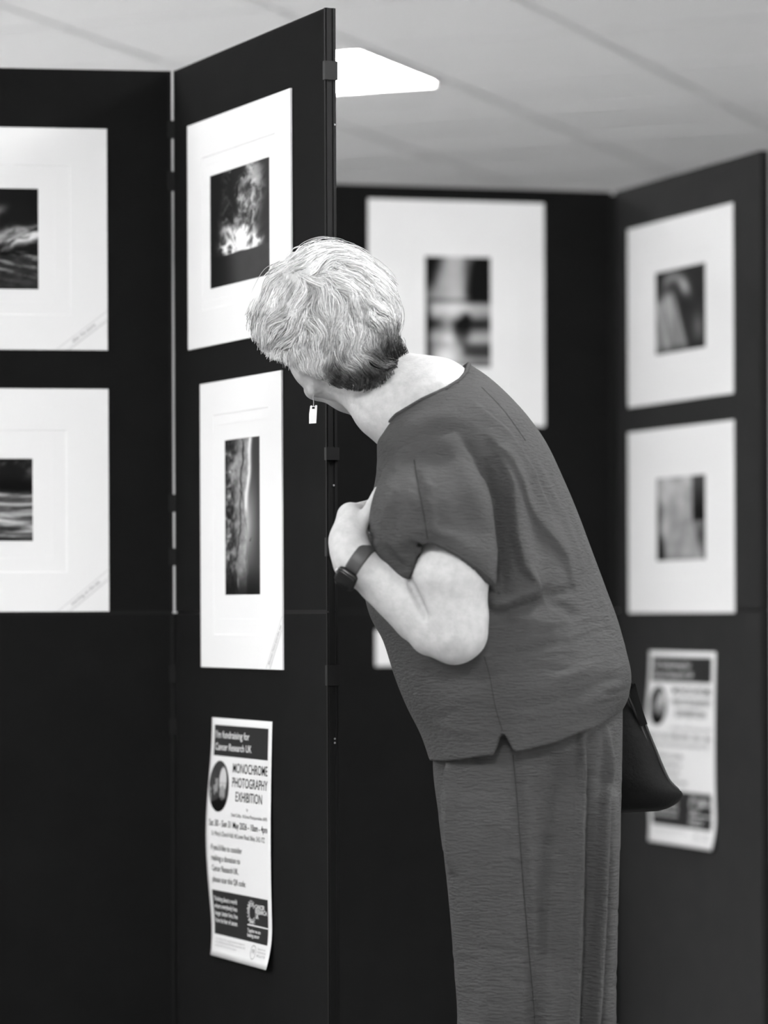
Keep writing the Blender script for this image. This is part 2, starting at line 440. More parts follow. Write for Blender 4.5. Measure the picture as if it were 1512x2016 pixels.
def mounted_print(board, mount_px, image_px, plate_px, pic, label, caption=None, corner=None, res=(120, 150), tilt=0.0, in_plate=0.4):
    """*_px = (left, right, top at left, bottom at left) in pixels; converted to positions on the board"""
    def rect(q):
        l, r, t, b = q
        sa, za = board.hit(l, t); _, zb = board.hit(l, b); sb, _ = board.hit(r, (t+b)/2)
        return min(sa, sb), max(sa, sb), zb, za
    ms0, ms1, mz0, mz1 = rect(mount_px); i0, i1, iz0, iz1 = rect(image_px)
    o = board.at((ms0+ms1)/2, mz0, 0.0)
    t = thing('mounted_print', tuple(o), label, 'mounted photograph', 'mounted photographs on the boards')
    H = 0.0042
    loops = [(ms0, ms1, mz0, mz1, 0.0008), (ms0, ms1, mz0, mz1, H-0.0003), (ms0+.0005, ms1-.0005, mz0+.0005, mz1-.0005, H)]
    if plate_px:
        p0, p1, pz0, pz1 = rect(plate_px)
        e = 0.0022
        loops += [(p0, p1, pz0, pz1, H), (p0+e, p1-e, pz0+e, pz1-e, H-0.0011)]
        k = in_plate
        q = (p0+(i0-p0)*k, p1+(i1-p1)*k, pz0+(iz0-pz0)*k, pz1+(iz1-pz1)*k)
        loops += [(q[0], q[1], q[2], q[3], H-0.0011), (q[0]+.0014, q[1]-.0014, q[2]+.0014, q[3]-.0014, H-0.0014)]
        hb = H-0.0014
    else:
        hb = H
    loops += [(i0, i1, iz0, iz1, hb), (i0+.0008, i1-.0008, iz0+.0008, iz1-.0008, hb-0.0010)]
    flip = board.sdir() < 0
    v, f = nested(board, None, loops, flip)
    mesh_obj('mount', v, f, M_MOUNT, t)
    nu, nv = res
    uu, vv = np.meshgrid(np.linspace(0, 1, nu), np.linspace(0, 1, nv))
    s = i0 + (i1-i0)*(uu if board.sdir() > 0 else 1-uu); z = iz1 - (iz1-iz0)*vv
    pts = board.p0 + s[..., None]*board.d + z[..., None]*EZ + board.n*(hb-0.0008)
    idx = np.arange(nu*nv).reshape(nv, nu)
    fc = np.stack([idx[1:, :-1], idx[1:, 1:], idx[:-1, 1:], idx[:-1, :-1]], -1).reshape(-1, 4)
    if flip: fc = fc[:, ::-1]
    po = mesh_obj('photograph', pts.reshape(-1, 3), fc, M_PRINT, t)
    g = lin(pic(uu, vv)).reshape(-1)
    ca = po.data.color_attributes.new('Col', 'FLOAT_COLOR', 'POINT')
    c4 = np.ones((len(g), 4), 'f'); c4[:, :3] = g[:, None]
    ca.data.foreach_set('color', c4.ravel())
    if corner:
        # ruled caption band across the lower right corner
        sr = ms1 if board.sdir() > 0 else ms0; sd = -1 if board.sdir() > 0 else 1
        cw, ch = corner          # where the band meets the bottom and the side, metres from the corner
        a = np.array([sr + sd*cw, mz0]); b = np.array([sr, mz0+ch]); d = (b-a)/np.linalg.norm(b-a); L = np.linalg.norm(b-a)
        nrm = np.array([-d[1], d[0]])*(1 if sd < 0 else -1)
        # keep the normal pointing to the mount's corner
        if np.dot(nrm, np.array([sr, mz0]) - a) < 0: nrm = -nrm
        ln = MB()
        def line(off, wd):
            # clip the shifted line to the mount
            ka = a + nrm*off; kb = b + nrm*off
            ta = (mz0 + .0006 - ka[1])/d[1]; tb = (sr - sd*-.0 - ka[0])/d[0]
            q0 = ka + d*ta; q1 = ka + d*(tb - .001)
            c = [q0 - nrm*wd/2, q1 - nrm*wd/2, q1 + nrm*wd/2, q0 + nrm*wd/2]
            w = [board.at(x, z, H+0.0003) for (x, z) in c] + [board.at(x, z, H-0.0002) for (x, z) in c]
            ln.add(w, [(0,1,2,3),(7,6,5,4),(0,4,5,1),(1,5,6,2),(2,6,7,3),(3,7,4,0)])
        line(0.0, 0.0009); line(0.011, 0.0006); line(0.0145, 0.0013)
        ln.build('ruled_line', M_LIGHTLINE, t)
        v2, f2 = text_mesh(caption, 0.0085, 'CENTER', 0.0001)
        e = d if d[1] > 0 else -d
        along = e*(1 if (board.sdir()*e[0]) > 0 else -1)
        upv = -nrm
        ctr = (a+b)/2 + nrm*0.0085
        q = ctr + v2[:, :1]*along + v2[:, 1:2]*upv
        pts = board.p0 + q[:, :1]*board.d + q[:, 1:2]*EZ + board.n*(H+0.0004)
        mesh_obj('handwritten_caption', pts, f2, M_GREYINK, t)
    return t

mounted_print(bA, (-330, 211, 245, 686), (-170, 76, 368, 568), (-235, 140, 320, 618), pic_storm,
    'stormy cloud photograph in a white mount, upper of two on the left board', 'after the storm', (0.095, 0.073), (150, 120), in_plate=.5)
mounted_print(bA, (-330, 214, 763, 1206), (-190, 65, 902, 1066), (-265, 132, 845, 1128), pic_bay,
    'dark coastal landscape photograph in a white mount, lower on the left board', 'morning on the sea', (0.095, 0.078), (150, 100), in_plate=.45)
mounted_print(bB, (372.5, 577, 249, 690), (415.5, 533.5, 347, 570), (401, 546, 311, 613), pic_sunburst,
    'bright sunburst clouds photograph in a white mount, above on the tall board', None, None, (170, 130), in_plate=.42)
mounted_print(bB, (397.5, 559, 757, 1313), (444.5, 514.5, 867, 1172), (423, 533, 817, 1250), pic_shore,
    'narrow upright shoreline photograph in a white mount, on the tall board', 'Rhoose Point and the sea', (0.072, 0.092), (110, 220), in_plate=.4)
mounted_print(bC, (724, 1071, 391, 836), (836, 966, 504, 722), (800, 1010, 470, 770), pic_street,
    'large blurred portrait photograph in a white mount behind the head', None, None, (90, 150))
mounted_print(bD, (1238, 1445, 452, 803), (1292, 1391, 538, 700), (1272, 1414, 515, 735), pic_mane,
    'blurred photograph of pale hair shapes, upper on the right board', None, None, (90, 110))
mounted_print(bD, (1239, 1447, 852, 1207), (1294, 1391, 942, 1105), (1272, 1416, 915, 1140), pic_fall,
    'blurred pale photograph with dark block, lower on the right board', None, None, (90, 110))
# small white card, mostly hidden by the woman
sa, za = bC.hit(739, 1240); sb, zb = bC.hit(800, 1311)
c = MB(); c.box(bC.at(sa, zb, 0.0006), bC.d*(0.105), bC.n*0.0012, EZ*(za-zb))
tag(c.build('wall_card', M_PAPER), 'small white card on the far board, half hidden by the blouse front', 'card')

# ------------------------------------------------------------------ posters
def poster(board, l, r, top, bot, label, bulge):
    s0, zt = board.hit(l, top); _, zb = board.hit(l, bot); s1, _ = board.hit(r, (top+bot)/2)
    W, Hh = abs(s1-s0), zt-zb
    sg = 1.0 if s1 > s0 else -1.0
    t = thing('exhibition_poster', tuple(board.at((s0+s1)/2, zb, 0)), label, 'poster', 'fundraising posters on the boards')
    def surf(u, v, off=0.0):
        """u to the right, v down, both 0..1; a sheet held at the top, curling off the board lower down"""
        u = np.asarray(u, float); v = np.asarray(v, float)
        h = 0.0012 + bulge*(0.010*np.sin(np.pi*np.clip(v, 0, 1))**2*(1-u)**2 + 0.004*np.sin(np.pi*v)*u + 0.014*np.clip((v-.82)/.18, 0, 1)**2*(.35+.65*u))
        s = s0 + sg*W*(u - bulge*0.035*np.sin(np.pi*v)**2*(1-u)*0.7)
        z = zt - Hh*v
        return board.p0 + s[..., None]*board.d + z[..., None]*EZ + board.n*(h+off)[..., None]
    flip = (sg < 0)
    def sheet(name, u0, u1, v0, v1, off, m, nu=14, nv=14, parent=t, thick=0.0):
        uu, vv = np.meshgrid(np.linspace(u0, u1, nu), np.linspace(v0, v1, nv))
        a = surf(uu, vv, off).reshape(-1, 3)
        idx = np.arange(nu*nv).reshape(nv, nu)
        f = np.stack([idx[1:, :-1], idx[1:, 1:], idx[:-1, 1:], idx[:-1, :-1]], -1).reshape(-1, 4)
        if flip: f = f[:, ::-1]
        if thick:
            b = surf(uu, vv, off-thick).reshape(-1, 3); n = nu*nv
            rim = np.concatenate([idx[0, :-1], idx[:-1, -1], idx[-1, :0:-1], idx[:0:-1, 0]])
            rr = np.roll(rim, -1)
            side = np.stack([rim, rr, rr+n, rim+n], -1)
            f = np.concatenate([f, f[:, ::-1]+n, side]); a = np.concatenate([a, b])
        return mesh_obj(name, a, f, m, parent, True)
    sheet('paper', 0, 1, 0, 1, 0.0, M_PAPER, 26, 40, thick=0.0003)
    sheet('header_block', .055, .945, .030, .158, .00035, M_BOXINK)
    sheet('message_block', .055, .945, .722, .906, .00035, M_BOXINK)
    def words(name, lines, m, off=.0006):
        V = []; Fc = []; n = 0
        for (body, u, v, cap, width, align, bold) in lines:
            a, f = text_mesh(body, 1.0, align, 0.0)
            w = a[:, 0].max()-a[:, 0].min()
            ys = cap*1.43/Hh; xs = (width/w) if width else cap*1.43/W
            if bold:
                a, f = text_mesh(body, 1.0, align, bold)
            uu = u + a[:, 0]*xs; vv = v - a[:, 1]*ys
            V.append(surf(uu, vv, off)); Fc += [tuple(i+n for i in (q if not flip else q[::-1])) for q in f]; n += len(a)
        return mesh_obj(name, np.concatenate(V), Fc, m, t)
    words('header_words', [("I'm fundraising for", .075, .083, .0125, .56, 'LEFT', .009), ("Cancer Research UK", .075, .134, .0125, .60, 'LEFT', .009)], M_PAPER)
    words('title_words', [('MONOCHROME', .665, .222, .0170, .56, 'CENTER', .003), ('PHOTOGRAPHY', .665, .281, .0170, .565, 'CENTER', .003), ('EXHIBITION', .655, .339, .0170, .42, 'CENTER', .003)], M_INK)
    words('detail_words', [('by', .63, .374, .005, None, 'CENTER', 0), ('David Coffey - Hi-Street Photojournalism, ARPS', .665, .404, .006, .56, 'CENTER', 0),
        ('Sat 30 - Sun 31 May 2026 - 10am - 4pm', .50, .452, .0115, .90, 'CENTER', .006),
        ("St. Mary's Church Hall, 4d Lower Road, Ilkley, 3H2 1TZ", .50, .492, .0085, .82, 'CENTER', 0),
        ("If you'd like to consider", .075, .553, .0105, .47, 'LEFT', .003), ('making a donation to', .075, .597, .0105, .44, 'LEFT', .003),
        ('Cancer Research UK,', .075, .641, .0105, .41, 'LEFT', .003), ('please scan this QR code:', .075, .687, .0105, .52, 'LEFT', .003)], M_INK)
    words('message_words', [('Thinking about a world', .075, .766, .0082, .37, 'LEFT', .012), ('where everybody lives', .075, .796, .0082, .37, 'LEFT', .012),
        ('longer, better lives, free', .075, .826, .0082, .37, 'LEFT', .012), ('from the fear of cancer.', .075, .856, .0082, .37, 'LEFT', .012),
        ], M_PAPER)
    words('logo_words', [('CANCER', .74, .767, .0075, .15, 'LEFT', .02), ('RESEARCH', .74, .787, .0075, .185, 'LEFT', .02), ('UK', .74, .807, .0075, .05, 'LEFT', .02)], M_PAPER)
    words('slogan_words', [('Together we are', .61, .868, .0065, .21, 'LEFT', .012), ('beating cancer', .61, .887, .0065, .195, 'LEFT', .012)], M_PAPER)
    words('small_print', [('Cancer Research UK is a registered charity in England and', .075, .928, .0036, .50, 'LEFT', 0), ('Wales (1089464), Scotland (SC041666), the Isle of Man (1103)', .075, .942, .0036, .52, 'LEFT', 0),
        ('and Jersey (247). Thank you for your support.', .075, .956, .0036, .38, 'LEFT', 0)], M_GREYINK)
    words('badge_words', [('Registered with', .80, .930, .0036, .13, 'LEFT', 0), ('FUNDRAISING', .80, .944, .0036, .14, 'LEFT', 0), ('REGULATOR', .80, .959, .0042, .14, 'LEFT', .01),
        ('FR', .735, .951, .0075, .05, 'CENTER', .01)], M_GREYINK)
    # rule under the logo, ring of dots, regulator ring
    sheet('divider_line', .61, .945, .836, .841, .0006, M_PAPER, 8, 2)
    def disc(cu, cv, r, n=14, r_in=None):
        a = np.linspace(0, 2*np.pi, n, endpoint=False)
        return cu + r*np.cos(a)/W, cv + r*np.sin(a)/Hh
    lv = []; lf = []; n = 0
    rnd = random.Random(4)
    for ring, (rad, cnt, dr) in enumerate(((.0125, 16, .0019), (.0165, 20, .0022), (.0205, 18, .0016))):
        for k in range(cnt):
            a = 2*math.pi*k/cnt + ring*.15
            if abs((a + math.pi) % (2*math.pi) - math.pi) < .75: continue
            uu, vv = disc(.685 + rad*math.cos(a)/W, .787 + rad*math.sin(a)/Hh, dr*(0.6+.5*rnd.random()), 8)
            lv.append(surf(uu, vv, .0006)); q = tuple(range(n, n+8)); lf.append(q[::-1] if not flip else q); n += 8
    mesh_obj('logo_dots', np.concatenate(lv), lf, M_PAPER, t)
    n = 28; a = np.linspace(0, 2*np.pi, n, endpoint=False)
    ro = surf(.735 + .0125*np.cos(a)/W, .945 + .0125*np.sin(a)/Hh, .0006); ri = surf(.735 + .0110*np.cos(a)/W, .945 + .0110*np.sin(a)/Hh, .0006)
    f = [(i, n+i, n+(i+1) % n, (i+1) % n) for i in range(n)]
    mesh_obj('badge_ring', np.concatenate([ro, ri]), [q if not flip else q[::-1] for q in f], M_GREYINK, t)
    # round portrait: a bald bearded man before foliage, drawn in greys
    nr, na = 26, 64
    rr, aa = np.meshgrid(np.linspace(0.001, 1, nr), np.linspace(0, 2*np.pi, na, endpoint=False), indexing='ij')
    x = rr*np.cos(aa); y = rr*np.sin(aa)
    pts = surf(.175 + .0435*x/W, .285 + .0455*y/Hh, .0006)
    idx = np.arange(nr*na).reshape(nr, na)
    f = np.stack([idx[:-1], idx[1:], np.roll(idx, -1, 1)[1:], np.roll(idx, -1, 1)[:-1]], -1).reshape(-1, 4)
    if not flip: f = f[:, ::-1]
    po = mesh_obj('portrait', pts.reshape(-1, 3), f, M_PRINT, t)
    g = 52 + 20*fbm(x*3+4, y*3+4, 7)
    g = np.where((x < -.1) & (fbm(x*4+8, y*6+8, 17) > .56) & (y > -.3), 150, g)
    head = sm(1.08, .95, np.hypot((x-.38)/.36, (y+.25)/.5))
    g = g*(1-head) + head*(205 - 30*gauss(y, -.13, .04) - 40*sm(-.1, .2, y)*fbm(x*8+3, y*8+3, 5))
    beard = sm(1.1, .9, np.hypot((x-.36)/.27, (y-.25)/.3)); g = g*(1-beard) + beard*(150 + 40*(fbm(x*9+5, y*9+5, 12)-.5))
    body = sm(.35, .45, y - .25*np.abs(x-.3)); g = g*(1-body*(1-beard*.6)) + body*(1-beard*.6)*14
    ca = po.data.color_attributes.new('Col', 'FLOAT_COLOR', 'POINT')
    c4 = np.ones((nr*na, 4), 'f'); c4[:, :3] = lin(np.clip(g, 8, 240)).reshape(-1)[:, None]; ca.data.foreach_set('color', c4.ravel())
    return t
poster(bB, 418.5, 538, 1412, 1879, 'white fundraising poster with a round portrait, in focus on the tall board', 1.0)
poster(bD, 1279, 1411, 1281, 1655, 'blurred fundraising poster on the right board, partly behind the black bag', 1.0)
# ------------------------------------------------------------------ the woman
M_SKIN = mat('skin', 0.45, 0.5, 0.35, bump=((230, 230, 230), 0.4, 0.0018, 5), var=((75, 75, 75), 0.395, 0.49), sss=0.08)
M_CLOTH = mat('crinkled_grey_cloth', 0.072, 0.85, 0.2, bump=((70, 70, 330), 0.95, 0.008, 5), var=((8, 8, 8), 0.065, 0.079))
M_CLOTH2 = mat('crinkled_grey_trouser_cloth', 0.072, 0.85, 0.2, bump=((60, 60, 300), 0.95, 0.008, 5), var=((8, 8, 8), 0.065, 0.079))
M_SEAM = mat('seam_thread', 0.035, 0.9, 0.1)
M_HAIR = mat_attr('white_hair', rough=0.45, spec=0.35)
M_SCALP = mat_attr('hair_undercoat', rough=0.7, spec=0.1)
OFF = 0.172                                    # she stands that much further than her design depth
RS = 1.034
def PW(px, py, Y): return P(px, py, Y + OFF)
def PWn(px, py, Y): return Pn(px, py, np.asarray(Y) + OFF)
YB = 5.02                                     # depth of her middle

woman = thing('person', (0.22, YB + OFF, 0.0),
    'person in a loose grey blouse and trousers leaning round the tall board, short white hair', 'person')

# ---- signed distance body -> one continuous skin
def surface_nets(Fv, org, h):
    ins = Fv < 0
    nx, ny, nz = Fv.shape
    c = np.zeros((nx-1, ny-1, nz-1), np.int8)
    for i in (0, 1):
        for j in (0, 1):
            for k in (0, 1):
                c += ins[i:nx-1+i, j:ny-1+j, k:nz-1+k]
    act = (c > 0) & (c < 8)
    ids = -np.ones(act.shape, np.int64)
    ci = np.argwhere(act); ids[act] = np.arange(len(ci))
    acc = np.zeros((len(ci), 3)); cnt = np.zeros(len(ci))
    corners = [(i, j, k) for i in (0, 1) for j in (0, 1) for k in (0, 1)]
    for a in corners:
        for ax in range(3):
            if a[ax] == 1: continue
            b = list(a); b[ax] = 1
            fa = Fv[ci[:, 0]+a[0], ci[:, 1]+a[1], ci[:, 2]+a[2]]; fb = Fv[ci[:, 0]+b[0], ci[:, 1]+b[1], ci[:, 2]+b[2]]
            m = (fa < 0) != (fb < 0)
            t = fa[m]/(fa[m]-fb[m])
            p = np.tile(np.array(a, float), (m.sum(), 1)); p[:, ax] += t
            acc[m] += p; cnt[m] += 1
    V = org + h*(ci + acc/cnt[:, None])
    Q = []
    for ax in range(3):
        sl0 = [slice(1, -1)]*3; sl1 = [slice(1, -1)]*3
        sl0[ax] = slice(0, -1); sl1[ax] = slice(1, None)
        a = ins[tuple(sl0)]; b = ins[tuple(sl1)]
        e = np.argwhere(a != b)
        if len(e) == 0: continue
        off = [1, 1, 1]; off[ax] = 0
        g = e + np.array(off)                  # grid index of edge start
        o1, o2 = [(1, 2), (2, 0), (0, 1)][ax]
        def cell(d1, d2):
            q = g.copy(); q[:, o1] -= d1; q[:, o2] -= d2
            return ids[q[:, 0], q[:, 1], q[:, 2]]
        quad = np.stack([cell(1, 1), cell(0, 1), cell(0, 0), cell(1, 0)], -1)
        fl = a[tuple(e.T)]
        quad[~fl] = quad[~fl][:, ::-1]
        Q.append(quad)
    return V, np.concatenate(Q)

class SDF:
    def __init__(self, lo, hi, h):
        self.lo = np.array(lo, float); self.h = h
        self.n = np.ceil((np.array(hi)-self.lo)/h).astype(int)+1
        self.F = np.ones(tuple(self.n), np.float32)
        self.ax = [(self.lo[i] + h*np.arange(self.n[i])).astype(np.float32) for i in range(3)]
    def put(self, fn, lo, hi, k, cut=False):
        m = k + 3*self.h
        i0 = np.clip(np.floor((np.array(lo)-m-self.lo)/self.h).astype(int), 0, self.n); i1 = np.clip(np.ceil((np.array(hi)+m-self.lo)/self.h).astype(int)+1, 0, self.n)
        if np.any(i1 <= i0): return
        sl = tuple(slice(a, b) for a, b in zip(i0, i1))
        X = self.ax[0][sl[0]][:, None, None]; Y = self.ax[1][sl[1]][None, :, None]; Z = self.ax[2][sl[2]][None, None, :]
        d = fn(X, Y, Z); f = self.F[sl]
        if cut: d = -d; f = -f
        if k > 0:
            hh = np.clip(0.5 + 0.5*(d-f)/k, 0, 1)
            r = d + (f-d)*hh - k*hh*(1-hh)
        else: r = np.minimum(f, d)
        self.F[sl] = -r if cut else r
    def cap(self, a, b, r1, r2=None, k=0.01, cut=False):
        a = np.array(a, float); b = np.array(b, float); r2 = (r1 if r2 is None else r2)*RS; r1 = r1*RS
        ba = b-a; L2 = float(ba@ba)
        def fn(X, Y, Z):
            t = np.clip(((X-a[0])*ba[0] + (Y-a[1])*ba[1] + (Z-a[2])*ba[2])/L2, 0, 1)
            return np.sqrt((X-a[0]-t*ba[0])**2 + (Y-a[1]-t*ba[1])**2 + (Z-a[2]-t*ba[2])**2) - (r1 + (r2-r1)*t)
        R = max(r1, r2)
        self.put(fn, np.minimum(a, b)-R, np.maximum(a, b)+R, k, cut)
    def chain(self, pts, rs, k=0.01):
        for i in range(len(pts)-1): self.cap(pts[i], pts[i+1], rs[i], rs[i+1], k)
    def ell(self, c, axes, semi, k=0.01, cut=False):
        c = np.array(c, float); A = [np.array(a, float) for a in axes]; semi = [q*RS for q in semi]
        def fn(X, Y, Z):
            x, y, z = X-c[0], Y-c[1], Z-c[2]
            q = [(x*a[0]+y*a[1]+z*a[2]) for a in A]
            k0 = np.sqrt(sum((q[i]/semi[i])**2 for i in range(3)))
            k1 = np.sqrt(sum((q[i]/semi[i]**2)**2 for i in range(3))) + 1e-9
            return k0*(k0-1)/k1
        R = max(semi)
        self.put(fn, c-R, c+R, k, cut)

S = SDF((-0.24, 4.68+OFF, 0.04), (0.48, 5.42+OFF, 1.60), 0.0036)
pv = lambda x, y, Y: np.array(PW(x, y, Y))
# legs and trunk (under the clothes)
hipn, hipf = pv(1040, 1500, 4.955), pv(1040, 1500, 5.085)
for hp in (hipn, hipf):
    kn = np.array([hp[0]+0.01, hp[1], 0.48]); an = np.array([hp[0]+0.015, hp[1], 0.08])
    S.chain([hp, kn, an], [0.064, 0.050, 0.040], 0.02)
S.cap(pv(1030, 1450, 4.985), pv(1030, 1450, 5.055), 0.10, 0.10, 0.03)
S.cap(pv(1040, 1420, YB), pv(960, 1120, YB), 0.115, 0.13, 0.04)
S.cap(pv(960, 1150, 4.96), pv(915, 970, 4.95), 0.10, 0.080, 0.04)
S.cap(pv(960, 1150, 5.08), pv(915, 970, 5.09), 0.10, 0.080, 0.04)
# shoulders and neck
S.cap(pv(872, 915, 4.945), pv(872, 915, 5.10), 0.046, 0.046, 0.03)
S.cap(pv(848, 819, 5.0), pv(905, 900, 5.02), 0.080, 0.12, 0.04)
S.cap(pv(705, 740, 5.08), pv(845, 800, 5.02), 0.052, 0.076, 0.03)
S.cap(pv(752, 806, 5.0), pv(850, 850, 5.0), 0.043, 0.06, 0.03)
S.cap(pv(690, 765, 5.04), pv(765, 815, 4.99), 0.026, 0.036, 0.02)
# head
def nrm(v): v = np.array(v, float); return v/np.linalg.norm(v)
HU = nrm((-.68, .02, .73)); HF = nrm((-.26, .92, -.22)); HF = nrm(HF - HU*(HF@HU)); HL = np.cross(HU, HF)
HC = pv(650, 668, 5.095)
hp = lambda l, f, u: HC + RS*(l*HL + f*HF + u*HU)
AX = (HL, HF, HU)
S.ell(hp(0, -.004, .015), AX, (.073, .094, .092), .02)
S.ell(hp(0, .045, -.062), AX, (.055, .052, .062), .03)
S.ell(hp(0, .082, -.098), AX, (.026, .022, .020), .02)          # chin
S.cap(hp(0, .092, .012), hp(0, .116, -.030), .008, .013, .012)   # nose
S.ell(hp(.013, .106, -.034), AX, (.009, .010, .008), .008); S.ell(hp(-.013, .106, -.034), AX, (.009, .010, .008), .008)
S.cap(hp(-.018, .094, -.062), hp(.018, .094, -.062), .006, .006, .006)   # lips
S.cap(hp(-.015, .093, -.072), hp(.015, .093, -.072), .007, .007, .006)
for s in (-1, 1):
    S.ell(hp(s*.031, .090, .006), AX, (.017, .010, .010), .012, cut=True)
    S.ell(hp(s*.031, .080, .006), AX, (.012, .012, .012), .004)
    S.cap(hp(s*.014, .091, .024), hp(s*.048, .080, .022), .006, .005, .012)
    S.ell(hp(s*.046, .062, -.036), AX, (.022, .022, .020), .02)
    # ears: rim, bowl, lobe
    S.ell(hp(s*.079, -.008, -.012), AX, (.008, .020, .031), .008)
    S.ell(hp(s*.084, -.004, -.008), AX, (.006, .012, .019), .004, cut=True)
LOBE = pv(618, 771, 5.045)
S.cap(hp(.072, .004, -.040), LOBE, .014, .0085, .014)
S.cap(pv(604, 738, 5.06), pv(650, 762, 5.06), .014, .020, .015)     # skin behind the ear
# near arm: shoulder, elbow, wrist
EL = pv(899, 1243, 4.815); WR = pv(699, 1107, 4.838)
UM = pv(887, 1130, 4.812)
S.chain([pv(872, 930, 4.92), pv(868, 1020, 4.865), UM, EL], [0.050, 0.049, 0.0550, 0.0470], 0.012)
S.cap(pv(893, 1258, 4.815), pv(908, 1215, 4.81), 0.037, 0.040, 0.006)
f1 = EL + (WR-EL)*0.35; f2 = EL + (WR-EL)*0.75
f1 = f1 + np.array([.000, .020, -.009]); f2 = f2 + np.array([0, .012, -.002])
S.chain([EL, f1, f2, WR], [0.0425, 0.0450, 0.0350, 0.0265], 0.003)
S.cap(pv(848, 1248, 4.83), pv(893, 1258, 4.82), 0.033, 0.035, 0.008)
S.ell(WR, (nrm(WR-EL), nrm((0, 1, 0)), nrm(np.cross(nrm(WR-EL), (0, 1, 0)))), (.03, .032, .025), .012)
# near hand: bent at the wrist, back of the hand to the left, fingers closing on the chest
KN = [pv(691, 1008, 4.870), pv(683, 1012, 4.885), pv(684, 1024, 4.906), pv(690, 1040, 4.922)]
KR = [.0150, .0145, .0140, .0130]
for kq, kr in zip(KN, KR): S.cap(pv(687, 1078, 4.845) + (kq-KN[1])*0.45, kq, .0215, kr, .012)
S.cap(WR, pv(684, 1065, 4.858), .027, .025, .02)
S.cap(pv(686, 1062, 4.862), pv(688, 1030, 4.880), .0235, .017, .012)
FINGERS = [
    [KN[0], pv(727, 997, 4.908), pv(750, 1006, 4.918), pv(752, 1028, 4.905)],
    [KN[1], pv(722, 999, 4.928), pv(748, 1012, 4.925), pv(752, 1034, 4.922)],
    [KN[2], pv(722, 1012, 4.937), pv(745, 1026, 4.942), pv(748, 1046, 4.936)],
    [KN[3], pv(720, 1032, 4.950), pv(738, 1044, 4.952), pv(742, 1060, 4.946)]]
for fg, r in zip(FINGERS, (.0102, .0104, .0098, .0088)):
    S.chain(fg, [r*1.2, r, r*.92, r*.8], .003)
S.chain([pv(693, 1072, 4.842), pv(706, 1040, 4.850), pv(724, 1010, 4.858), pv(745, 965, 4.868)], [.018, .0120, .0098, .0075], .004)
# far arm, hanging behind her
EF = pv(985, 1230, 5.215); WF = pv(960, 1440, 5.235)
S.chain([pv(885, 910, 5.14), pv(930, 1060, 5.19), EF], [.058, .052, .044], .03)
S.chain([EF, WF], [.042, .027], .012)
S.cap(WF, pv(955, 1500, 5.235), .026, .024, .015)
S.cap(pv(950, 1490, 5.225), pv(945, 1535, 5.225), .022, .016, .012)
for q, (dx, L) in enumerate(((-22, 82), (-8, 92), (6, 86), (18, 70))):
    a0 = pv(950+dx, 1530, 5.232); a1 = pv(946+dx, 1530+L*.5, 5.228); a2 = pv(938+dx, 1530+L*.85, 5.218); a3 = pv(930+dx, 1530+L, 5.207)
    S.chain([a0, a1, a2, a3], [.010, .009, .0085, .007], .004)
S.chain([pv(935, 1470, 5.215), pv(918, 1510, 5.20), pv(908, 1550, 5.195)], [.014, .011, .009], .006)
bv, bq = surface_nets(S.F, S.lo, S.h)
del S
def relax(V, Q, it, lam=0.5, w=None):
    e = np.concatenate([Q[:, [0, 1]], Q[:, [1, 2]], Q[:, [2, 3]], Q[:, [3, 0]]])
    n = len(V); deg = np.bincount(e.ravel(), minlength=n).astype(float)
    for _ in range(it):
        s = np.zeros_like(V)
        for c in range(3):
            s[:, c] = np.bincount(e[:, 0], V[e[:, 1], c], n) + np.bincount(e[:, 1], V[e[:, 0], c], n)
        d = s/np.maximum(deg, 1)[:, None] - V
        V = V + lam*(d if w is None else d*w[:, None])
    return V
bv = relax(bv, bq, 3, .5)
def vnormals(V, Q):
    n = np.cross(V[Q[:, 2]]-V[Q[:, 0]], V[Q[:, 3]]-V[Q[:, 1]])
    N = np.zeros_like(V)
    for c in range(4):
        for k in range(3): N[:, k] += np.bincount(Q[:, c], n[:, k], len(V))
    return N/np.maximum(np.linalg.norm(N, axis=1), 1e-12)[:, None]
# ---- folds: polylines in the designer's side view, raised or sunk along the surface normal
def pl_dist(px, py, pts):
    best = np.full(len(px), 1e9); side = np.zeros(len(px)); prm = np.zeros(len(px))
    L = [math.dist(pts[i], pts[i+1]) for i in range(len(pts)-1)]; tot = sum(L); acc = 0
    for i in range(len(pts)-1):
        ax, ay = pts[i]; bx, by = pts[i+1]; dx, dy = bx-ax, by-ay
        t = np.clip(((px-ax)*dx + (py-ay)*dy)/(dx*dx+dy*dy), 0, 1)
        ex, ey = px-ax-t*dx, py-ay-t*dy
        d = np.hypot(ex, ey); m = d < best
        best[m] = d[m]; side[m] = np.sign(dx*ey - dy*ex)[m]; prm[m] = ((acc + t*L[i])/tot)[m]
        acc += L[i]
    return best, side, prm
def fold(V, N, folds, sel):
    px, py = proj(V)
    D = np.zeros(len(V))
    for (pts, amp, w, kind, *r) in folds:
        d, s, t = pl_dist(px, py, pts)
        tp = r[0] if r else 0.25
        taper = np.clip(t/tp, 0, 1)*np.clip((1-t)/tp, 0, 1) if tp else 1
        taper = np.sqrt(np.maximum(taper, 0))
        if kind == 'r': g = np.exp(-(d/w)**2)
        elif kind == 'L': g = np.where(s < 0, np.exp(-(d/w)**2), np.exp(-(d/(w*.22))**2))   # steep on one side
        elif kind == 'R': g = np.where(s > 0, np.exp(-(d/w)**2), np.exp(-(d/(w*.22))**2))
        D += amp*0.001*g*taper
    return V + N*(D*sel)[:, None]

